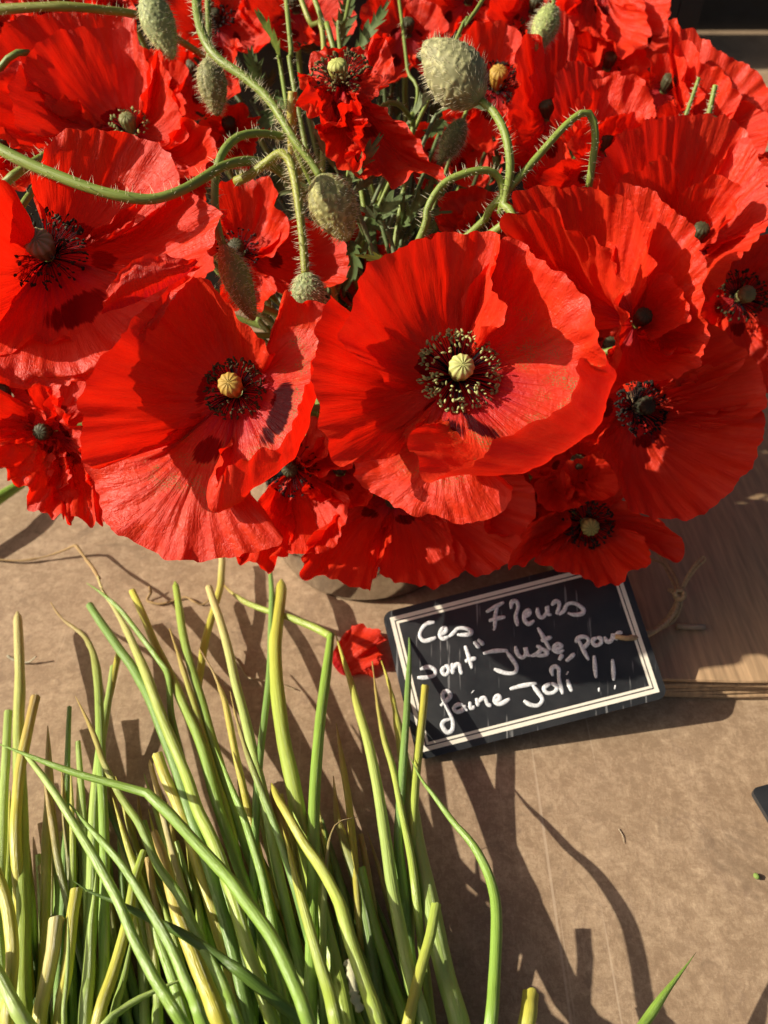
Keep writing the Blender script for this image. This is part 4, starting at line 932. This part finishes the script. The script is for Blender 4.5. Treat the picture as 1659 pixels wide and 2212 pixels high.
poppy('dark red poppy half buried behind the crossing green stalks', 520, 548, .292, (-.1, .1, 1), [
 {'rim': [(510,520,.1),(470,470,.5),(470,400,.8),(500,385,.9),(545,392,1.0),(580,386,1.1),(600,412,1.1),(598,440,1.2),(624,487,1.2),(616,519,1.2),(572,547,1.0),(535,560,.3)], 'nu': 80, 'm': PL},
 [(545,560,.1),(580,540,.6),(640,480,.7),(710,490,.8),(745,540,.8),(740,600,.8),(660,640,.7),(570,600,.1)],
 [(520,570,.1),(470,600,.6),(480,660,.9),(560,680,.9),(600,620,.6),(550,570,.1)],
 [(500,550,.1),(450,540,.4),(440,480,.5),(470,450,.5),(515,520,.1)]],
 None, (.003, .009, .007, 60, (.02, .015, .012), FIL))

poppy('poppy glimpsed as crumpled orange petal tips at the foot of the hooked stalks', 1040, 500, .290, (.0, .4, .9), [
 {'rim': [(1000,500,.1),(945,480,.5),(950,440,.6),(985,420,.6),(1010,410,.6),(1060,415,.6),(1100,430,.6),(1120,470,.6),(1080,500,.2)], 'wr': 2},
 {'rim': [(1020,500,.2),(985,480,.9),(1000,450,1.1),(1040,440,1.1),(1085,455,1.1),(1080,490,.6)], 'wr': 1.6, 'm': PL},
 [(1000,510,.1),(930,500,.4),(900,540,.6),(940,580,.6),(1010,540,.1)],
 [(1060,510,.1),(1140,480,.4),(1180,530,.4),(1120,580,.3),(1060,540,.1)]])

# --- deeper blooms that fill the back of the bunch
def generic(label, cx, cy, d, axis, size, seed, sta=False):
    rg = random.Random(seed); pet = []; a0 = rg.random() * 6.283
    for k in range(4):
        a = a0 + k * 1.571 + rg.uniform(-.2, .2); sp = rg.uniform(1.25, 1.6); rim = []
        R = size * rg.uniform(.85, 1.12) * (1 if k % 2 else .92); hz = rg.uniform(.6, 1.6)
        for j in range(9):
            f = j / 8; b = a + (f - .5) * sp * 1.5; q = R * (math.sin(math.pi * min(max(f, .04), .96)) ** .45)
            rim.append((cx + q * math.cos(b), cy - q * math.sin(b) * .85, hz * (q / R) - (.5 * math.sin(b) * axis[1])))
        pet.append({'rim': rim, 'b': .25, 'nu': 52, 'nv': 26})
    poppy(label, cx, cy, d, axis, pet, None, (.004, .010, .008, 60, (.02, .016, .012), FIL) if sta else None)
generic('shadowy poppy deep behind the first arching stalk', 470, 60, .345, (-.1, .4, .9), 130, 3, True)
generic('shadowy poppy behind the crumpled half-open bloom', 640, 30, .355, (0, .5, .9), 120, 4)
generic('red poppy deep behind the large hairy bud', 880, 80, .345, (0, .4, .9), 130, 5)
generic('bright red poppy behind the thin leaning stalk', 1010, 10, .355, (.1, .3, .9), 120, 6)
generic('red poppy behind the small hanging green bud', 1150, 30, .352, (.1, .3, .9), 110, 8)
generic('dark poppy low between the ruffled bloom and the bowl-shaped one', 1430, 200, .340, (.2, .4, .9), 110, 9)
generic('poppy in shade under the sunlit silky one', 380, 380, .318, (-.2, .2, 1), 110, 10)
generic('poppy with dark anthers peeping over the silky bloom', 250, -40, .345, (-.2, .4, .9), 120, 12, True)
generic('half hidden poppy under the grey-podded one', 30, 330, .300, (-.3, .3, .9), 120, 13)
generic('low poppy buried in the shade behind the hanging deep red bloom', 1050, 1010, .305, (.1, -.2, 1), 120, 14)
generic('low poppy buried under the ochre-podded bloom', 420, 1000, .300, (-.1, -.1, 1), 150, 15)
generic('poppy buried behind the folded orange strip', 1200, 430, .318, (.1, .2, 1), 110, 16)
generic('poppy buried in shade behind the crowd of hooked stalks', 960, 330, .340, (.0, .3, 1), 120, 18)

for i, (x, y, dd, sz) in enumerate([(90, -30, .345, 140), (-30, 60, .335, 130), (170, 120, .345, 120), 
        (1310, 150, .350, 110), (1380, 60, .372, 100), (1480, 400, .335, 130), (1600, 420, .335, 110), (20, 860, .305, 130), (1310, 760, .310, 130), (1460, 640, .322, 120), (760, 560, .315, 120), (330, 560, .310, 140), (1180, 880, .315, 130), (1130, 1085, .306, 120), (1240, 1010, .302, 120), (735, 1020, .296, 110), (425, 165, .338, 110), (500, 290, .330, 90), (330, 190, .335, 110), (-120, 700, .290, 120), (-60, 500, .312, 120)]):
    generic('dusky red poppy buried deep inside the bunch, mostly hidden', x, y, dd, (0, .3, 1), sz, 40 + i)

# ------------------------------------------------------------------ buds on hairy stalks
def bud_mesh(P0, P1, rad, col, parent, seed, nh=480, bumpy=1.0, tipr=.55):
    """bud from its stalk end P0 to its tip P1"""
    ax = norm(P1 - P0); L = np.linalg.norm(P1 - P0); A = norm(np.cross(ax, [.31, .77, .55])); B = np.cross(ax, A)
    nv, seg = 56, 72; rg = np.random.default_rng(seed)
    t = np.repeat(np.linspace(0, 1, nv), seg); a = np.tile(6.2832 * np.arange(seg) / seg, nv)
    r = rad * np.sin(math.pi * (t * .97 + .015)) ** .62 * (1.04 - (1 - tipr) * .9 * t ** 1.6)
    nd = int(230 + 60 * bumpy); dt = rg.uniform(.04, .97, nd); da = rg.uniform(0, 6.2832, nd); dr = rg.uniform(.7, 1.2, nd) * rad * .082
    dx = (np.abs((a[:, None] - da + math.pi) % 6.2832 - math.pi)) * np.maximum(r, rad * .3)[:, None]; dy = (t[:, None] - dt) * L
    w = np.clip(1 - (dx ** 2 + dy ** 2 * .8) / dr ** 2, 0, 1).max(1)
    groove = -.08 * np.exp(-((a - 1.2) / .09) ** 2) - .08 * np.exp(-((a - 4.34) / .09) ** 2)
    lump = .015 * vnoise(a * 2.2, t * 5, seed)
    rr = r * (1 + groove + lump) + rad * .05 * bumpy * w ** .7
    V = P0 + ax * L * t[:, None] + rr[:, None] * (np.cos(a)[:, None] * A + np.sin(a)[:, None] * B)
    U = np.c_[a / 6.2832, t]; C = np.array(col) * (.80 + .75 * w * bumpy)[:, None] * (1 + .12 * vnoise(a * 3, t * 9, seed + 2))[:, None]
    sr = np.exp(-(t / .10) ** 2)[:, None]; C = C * (1 - .5 * sr) + .5 * sr * np.array((.30, .36, .16))
    F = [[j * seg + k, j * seg + (k + 1) % seg, (j + 1) * seg + (k + 1) % seg, (j + 1) * seg + k] for j in range(nv - 1) for k in range(seg)]
    F.append([(nv - 1) * seg + k for k in range(seg)]); F.append(list(range(seg))[::-1])
    b = mesh_obj('bud', V, F, M_BUD, parent, U, np.clip(C, 0, 1))
    mb = MB(); VV = np.array(V)
    for i in range(nh):
        j = rg.integers(2, nv - 2); k = rg.integers(0, seg); q = VV[j * seg + k]; o = norm(q - (P0 + ax * L * j / (nv - 1)))
        d = norm(o + ax * rg.uniform(.1, .7) + rg.normal(size=3) * .15); a = norm(np.cross(d, ax + .01)); c = np.cross(d, a); h = .00009; Lh = .0028 * rg.uniform(.5, 1.2)
        mb.add([q + h * a, q - .5 * h * a + .87 * h * c, q - .5 * h * a - .87 * h * c, q + d * Lh], [[0, 1, 3], [1, 2, 3], [2, 0, 3]])
    stuff(mb.build('hairs', M_HAIR, b))
    return b

def stalk(label, pts, r, bud=None, col=(.22, .29, .055), hair=280, root=True, name=None, seed=1, hl=.0030, cat=None):
    """pts (x,y,depth) root->tip in picture px; bud=(x,y,depth, radius px, colour)"""
    P = [PD(*p) for p in pts]
    if root:
        t = np.array([VC[0] + .02 * math.sin(seed * 2.3), VC[1] + .02 * math.cos(seed * 3.1), .10])
        P = [np.array([t[0], t[1], .02]), t] + P
    X, _ = even(np.array(P), 70)
    nm = name or ('poppy_bud' if bud else 'poppy_stalk')
    e = empty(nm, X[0], label, cat or ('poppy bud' if bud else 'poppy stalk'), 'hairy buds and stalks among the poppies')
    tt = np.linspace(0, 1, 70); V, F, U = tube(X, r * .86 * (1.1 - .25 * tt) * (1 + .05 * vnoise(tt * 14, tt * 0, seed)), 10)
    c = np.array(col)[None] * (1 + .12 * np.sin(tt * 7 + seed))[:, None]; c = np.repeat(c, 10, axis=0)
    s = mesh_obj('stem', V, F, M_STEM, e, np.c_[U[:, 0], U[:, 1] * 5], c)
    if hair: hairs(X[10 if root else 0:], r * .86, int(hair * 1.6), hl, seed + 900, 'hairs', s)
    if bud:
        x, y, d, rp, bc = bud; P1 = PD(x, y, d); bud_mesh(X[-1] - norm(P1 - X[-1]) * .0006, P1, rp * d / FPX, bc, e, seed)
    return e
BG = (.30, .33, .15); BD = (.22, .25, .09)
stalk('large warty grey-green bud nodding from a thick curved stalk', [(1068,500,.262),(1088,440,.260),(1101,380,.256),(1100,330,.254),(1088,280,.254),(1065,240,.256),(1036,216,.258)], .0019, (916,92,.256,66,(.31,.30,.15)), seed=2, hair=300)
stalk('long bowed stalk whose fat yellow-green bud hangs over the leaves', [(440,-60,.275),(425,0,.272),(436,70,.268),(470,125,.265),(530,168,.262),(585,220,.260),(635,300,.258),(672,350,.258),(692,382,.258)], .0019, (752,520,.262,54,(.35,.34,.13)), seed=3, root=False, hair=330)
stalk('slender bud drooping from an arched stalk across the dark red poppy', [(640,318,.268),(615,297,.262),(560,288,.256),(512,297,.252),(478,335,.250),(465,390,.249),(465,450,.249),(472,500,.249),(482,532,.249)], .0018, (549,692,.251,33,(.30,.27,.07)), seed=4, hair=260)
stalk('short yellow cut stalk arching to a grey-green bud sitting on a petal', [(510,392,.258),(540,378,.254),(575,352,.250),(606,332,.248),(628,352,.247),(641,410,.246),(650,480,.246),(656,540,.246),(660,592,.246)], .0018, (676,690,.250,38,(.26,.30,.13)), col=(.30,.32,.05), seed=5, root=False, hair=260)
stalk('long bare stalk sweeping in a bow in front of the grey-podded poppy', [(-60,285,.240),(0,322,.238),(50,348,.237),(110,374,.236),(200,408,.235),(270,425,.235),(330,430,.236),(390,412,.238),(440,384,.242),(480,360,.246),(530,348,.252),(580,356,.258),(630,392,.266),(660,430,.275)], .0020, seed=6, hair=170, root=False)
stalk('hooked bare stalk curling over beside the taller stalk', [(903,524,.262),(920,462,.258),(938,422,.256),(965,392,.255),(1010,373,.254),(1052,368,.255),(1078,384,.257),(1086,420,.259),(1080,462,.262)], .0017, seed=7, hair=260)
stalk('bare stalk bent into a sharp hairpin above the ruffled poppy', [(1020,500,.270),(1060,450,.263),(1100,408,.258),(1160,340,.256),(1215,278,.256),(1250,248,.257),(1268,243,.258),(1281,256,.259),(1286,300,.261),(1280,350,.264),(1272,404,.268)], .0017, seed=8, hair=280)
stalk('thick yellow stalk cut off short in the middle of the stalks', [(650,400,.305),(634,340,.284),(630,260,.270),(632,198,.266)], .0022, col=(.38, .36, .07), seed=9, hair=120, root=False)
stalk('thin stalk leaning away above the big warty bud', [(980,98,.300),(1005,55,.298),(1030,20,.297),(1060,-30,.296)], .0011, seed=10, hair=60)
stalk('small fresh green bud hanging against the orange petals', [(1205,-60,.315),(1200,-20,.313),(1194,14,.312)], .0011, (1158,112,.312,30,(.34,.40,.14)), seed=11, root=False, hair=40)
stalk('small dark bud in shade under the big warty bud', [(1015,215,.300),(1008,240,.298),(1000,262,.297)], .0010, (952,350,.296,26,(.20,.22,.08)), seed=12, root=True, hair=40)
stalk('downy bud hanging at the edge of the silky poppy', [(318,-90,.285),(316,-50,.284),(318,-15,.284)], .0015, (372,128,.288,38,(.34,.38,.17)), seed=13, root=False, hair=60)
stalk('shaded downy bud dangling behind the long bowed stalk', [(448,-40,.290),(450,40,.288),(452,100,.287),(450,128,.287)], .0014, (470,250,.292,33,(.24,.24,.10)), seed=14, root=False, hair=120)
stalk('horizontal stalk lying along the top of the silky poppy', [(-60,22,.290),(0,20,.288),(70,16,.287),(140,14,.287),(210,20,.290),(300,34,.300),(360,70,.315),(440,120,.330)], .0019, seed=15, hair=110, root=False, col=(.28, .30, .06))
stalk('stalk with its tip hooked over beside the silky poppy', [(-40,230,.300),(-20,180,.290),(0,148,.284),(22,122,.282),(45,112,.282),(64,114,.284)], .0017, seed=16, hair=60)
stalk('stalk stub rising behind the sweeping bare stalk', [(-20,430,.262),(12,395,.258),(45,368,.258),(90,340,.262),(130,320,.270)], .0018, seed=17, hair=60, root=False)
stalk('lower stalk stub poking out beside the grey-podded poppy', [(22,500,.262),(36,465,.258),(56,432,.259),(80,400,.264)], .0017, seed=18, hair=50)
stalk('straight hairy stalk rising behind the crumpled poppy', [(634,180,.300),(630,120,.300),(624,60,.302),(616,-30,.305)], .0014, seed=19, hair=130)
stalk('pair-side straight stalk behind the crumpled poppy, thicker one', [(722,110,.310),(700,55,.312),(670,-30,.315)], .0016, seed=20, hair=90)
stalk('pair-side straight stalk behind the crumpled poppy, paler one', [(700,120,.318),(670,50,.320),(640,-30,.322)], .0015, seed=21, hair=70, col=(.30, .33, .07))
stalk('short stalk bent among the feathery leaves', [(890,290,.300),(885,255,.294),(865,228,.290),(840,222,.288),(815,238,.288)], .0013, seed=22, hair=80)
stalk('slim stalk in shadow at the back between two blooms', [(735,110,.330),(745,50,.330),(760,-30,.332)], .0013, seed=23, hair=40)
stalk('hair-thin stalk in the dark below the warty bud', [(890,260,.318),(880,150,.322),(870,60,.326),(862,0,.330)], .0010, seed=24, hair=40)
stalk('fine hairy stalk tip standing up beside the orange poppy', [(1462,330,.310),(1478,262,.300),(1492,220,.298),(1510,168,.296)], .0010, seed=25, hair=90, hl=.0016, root=False)
stalk('second furry stalk tip standing beside the orange poppy', [(1515,330,.310),(1528,262,.300),(1536,225,.298),(1545,184,.296)], .0013, seed=26, hair=130, hl=.0016, root=False)

# ------------------------------------------------------------------ poppy leaves
def leaf(label, pts, wpx, seed, col=(.13, .19, .065), teeth=7, tilt=(.2, .3, 1)):
    """pts root->tip (x,y,depth); a toothed, lobed blade folded along its midrib"""
    P = np.array([PD(*p) for p in pts]); n = teeth * 6 + 1; X, _ = even(P, n); T = norm(np.gradient(X, axis=0))
    nn = cam_axis(tilt); rg = random.Random(seed); V = []; U = []; C = []
    wd = wpx * pts[0][2] / FPX; vein = []
    for i in range(n):
        t = i / (n - 1); S = norm(np.cross(nn, T[i])); N = np.cross(T[i], S)
        env = (math.sin(math.pi * min(1, t * .86 + .12)) ** .8) * (1 - .35 * t)
        ph = (i % 6) / 6.0
        row = []
        for s in (-1, 1):
            w = wd * env * (.42 + .62 * (ph if i < n - 1 else 0)) * (1 + .2 * math.sin(seed + i * .5 * s))
            fw = T[i] * wd * .55 * ph
            row.append((X[i] + s * S * w + fw * 1.0 + N * w * .30, X[i] + s * S * w * .5 + fw * .4 + N * w * .10))
        V += [row[0][0], row[0][1], X[i], row[1][1], row[1][0]]
        for q, k in ((0, .0), (.25, .0), (.5, .35), (.75, .0), (1, 0)):
            U.append((q, t * 2)); C.append(np.array(col) * (1 + k + .15 * math.sin(i + q * 5)))
    F = [[i * 5 + k, i * 5 + k + 1, i * 5 + 6 + k, i * 5 + 5 + k] for i in range(n - 1) for k in range(4)]
    e = empty('poppy_leaf', X[0], label, 'leaf', 'toothed poppy leaves')
    mesh_obj('blade', V, F, M_LEAF, e, U, np.clip(C, 0, 1))
    root = np.array([VC[0] + .02 * math.sin(seed), VC[1] + .02 * math.cos(seed), .10])
    Y, _ = even(np.array([np.array([root[0], root[1], .03]), root, (root + X[0]) / 2 + np.array([0, 0, .006]), X[0], X[2]]), 24)
    V, F, U = tube(Y, .0009, 6); p = mesh_obj('petiole', V, F, M_STEM, e, U, np.tile(col, (len(V), 1)))
    hairs(Y[8:], .0009, 40, .0018, seed + 50, 'hairs', p)
LG = (.11, .165, .05); LP = (.17, .215, .10); LB = (.33, .42, .07)
leaf('sharply toothed leaf standing up in front of the crumpled poppy', [(742,408,.268),(768,370,.262),(795,335,.258),(820,296,.256)], 30, 1, LG, 6)
leaf('leaf spreading below the toothed upright one', [(760,420,.270),(785,400,.266),(815,378,.263)], 22, 2, LP, 4)
leaf('yellow-green leaf tip touching the large open poppy', [(850,560,.270),(820,560,.262),(790,556,.258),(768,552,.256)], 18, 3, LB, 5)
leaf('pale green lobed leaf high among the straight stalks', [(604,130,.320),(590,90,.312),(572,55,.306),(556,25,.304)], 26, 4, (.24, .34, .07), 4)
leaf('feathery leaf under the big warty bud', [(880,270,.300),(905,235,.292),(930,205,.286),(950,185,.284)], 30, 5, LP, 6)
leaf('grey-green leaf spreading under the bud stalk', [(940,250,.300),(975,232,.292),(1010,226,.288),(1045,236,.288)], 26, 6, LP, 6)
leaf('narrow leaf in the dark clump under the hooked stalk', [(860,500,.290),(890,460,.282),(915,425,.277),(936,385,.274)], 24, 7, LG, 7)
leaf('leaf fanning out in the dark clump beside the fat bud', [(840,500,.292),(820,480,.284),(795,460,.278),(770,448,.276)], 26, 8, LP, 5)
leaf('erect slim leaf in the dark clump', [(870,500,.292),(870,460,.284),(872,420,.280)], 14, 9, LG, 5)
leaf('leaf lying low in the dark clump', [(880,510,.292),(905,480,.284),(940,462,.280),(975,458,.278)], 20, 10, LG, 5)
leaf('leaf pointing down below the fat bud', [(810,440,.288),(805,480,.280),(795,520,.276),(785,548,.275)], 28, 11, LG, 5)
leaf('drooping leaf in the shadow above the large open poppy', [(760,520,.290),(765,560,.284),(760,600,.282),(745,625,.282)], 22, 12, LG, 5)
leaf('lobed leaf beside the yellow cut stalk', [(690,420,.285),(660,410,.276),(630,412,.270),(606,420,.268)], 22, 13, LP, 4)
leaf('long leaf rising at the back behind the crumpled poppy', [(770,120,.330),(790,80,.325),(815,45,.322),(838,5,.322)], 24, 14, LG, 6)
leaf('broad leaf in shade behind the straight stalks', [(735,100,.340),(742,60,.336),(750,20,.334),(755,-20,.334)], 30, 15, LG, 6)
leaf('dark leaf between the straight stalks and the silky poppy', [(560,190,.322),(548,150,.318),(540,110,.316)], 30, 16, LG, 5)
leaf('dark leaf under the long bowed stalk', [(600,200,.325),(590,240,.318),(570,270,.314),(540,285,.312)], 30, 17, LG, 5)
leaf('furrowed narrow leaf beside the thick yellow stalk', [(735,380,.275),(710,345,.268),(690,305,.264),(672,258,.262)], 14, 18, LP, 6)
leaf('small leaf pointing to the shaded small bud', [(960,260,.312),(935,285,.306),(915,300,.304)], 26, 19, LG, 5)
leaf('leaf in the deep gap behind the stalk-hung bud', [(820,470,.300),(850,440,.296),(880,430,.294)], 34, 20, LG, 5)

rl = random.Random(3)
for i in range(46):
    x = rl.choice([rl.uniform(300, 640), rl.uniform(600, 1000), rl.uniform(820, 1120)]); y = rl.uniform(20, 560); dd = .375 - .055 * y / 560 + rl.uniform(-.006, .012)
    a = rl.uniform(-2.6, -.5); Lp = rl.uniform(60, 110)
    leaf('dark toothed poppy leaf deep in the shade of the bunch', [(x, y, dd), (x + .5 * Lp * math.cos(a) + 8, y + .5 * Lp * math.sin(a), dd - .008), (x + Lp * math.cos(a), y + Lp * math.sin(a), dd - .012)], rl.uniform(16, 30), 60 + i, (.06, .09, .03), 5)  # filler leaf colour darkened to put shade into the gaps of the bunch

# ------------------------------------------------------------------ fallen petal and litter
def zrow(pts): return np.array([PZ(x, y, h * .01) for x, y, h in pts])
G = rows_uv([zrow([(712,1420,.25),(722,1440,.2),(735,1455,.15),(752,1462,.1)]), zrow([(735,1380,.35),(748,1410,.35),(768,1435,.3),(785,1455,.2)]), zrow([(738,1366,.4),(760,1350,.7),(790,1354,.5),(810,1360,1.0),(828,1384,1.1),(818,1400,.7),(822,1424,.8),(800,1440,.3),(805,1462,.15)])], 50, 26)
tag(petal_mesh(G, 91.0, 1.5, 2.2, 'fallen_petal', M_PETAL), 'single red petal fallen on the table between onion tips and chalkboard', 'petal')
def litter(name, label, pts, r, col, cat='plant fibre'):
    X, _ = even(zrow(pts), 40); t = np.linspace(0, 1, 40)
    rr = r * (1 + .3 * vnoise(t * 20, t * 0, r * 1e5)) * np.clip(1.2 - .5 * t, .4, 1)
    X[:, 2] = np.maximum(X[:, 2], rr)
    V, F, U = tube(X, rr, 7, flat=.6); tag(mesh_obj(name, V, F, M_DRY, None, U, np.tile(col, (len(V), 1))), label, cat, 'dry bits on the table')
DC = (.42, .28, .13)
litter('dry_leaf_thread', 'withered brown onion thread trailing from the stoutest leaf across the table', [(214,1250,1.8),(200,1226,1.4),(186,1208,1.1),(170,1186,.9),(162,1178,.8),(140,1188,.5),(95,1203,.25),(40,1211,.2),(-20,1207,.2)], .0009, DC)
litter('dry_tendril', 'curled dry tendril lying beside the forked yellow stalk', [(322,1266,.5),(326,1280,.3),(318,1296,.1),(330,1302,.1),(350,1304,.1),(385,1294,.1),(402,1290,.15),(420,1300,.2),(436,1306,.1),(452,1296,.2)], .0006, DC)
litter('dry_sprig', 'tiny forked dry sprig on the table by the thick yellow-ended leaf', [(505,1420,.1),(520,1440,.1),(535,1462,.15),(560,1468,.3),(600,1476,.15),(640,1490,.1)], .0005, (.40, .30, .18))
litter('dry_sprig', 'tiny curved grey fibre on the table by the tall cream-tipped leaf', [(16,1416,.15),(28,1424,.1),(45,1430,.1),(62,1430,.15),(78,1418,.4)], .0006, (.42, .38, .28))
litter('dry_sprig', 'little pale fibre on the bare table beyond the curved onion leaf', [(1336,1790,.05),(1345,1805,.05),(1348,1822,.05)], .0002, (.5, .4, .28))
litter('dry_sprig', 'pale papery sliver stuck among the onion leaves', [(752,2076,3.4),(760,2100,3.6),(766,2150,3.7),(780,2185,3.6)], .0016, (.62, .60, .40))
p0 = PZ(1634, 1893, .001); V, F, U = lathe([(.0002, -.0008), (.0011, -.0003), (.0012, .0004), (.0005, .0010)], p0, (.3, .2, .9), 7)
tag(mesh_obj('leaf_crumb', V, F, M_DRY, None, U, np.tile((.22, .32, .08), (len(V), 1))), 'tiny green leaf crumb on the open brown table', 'crumb')
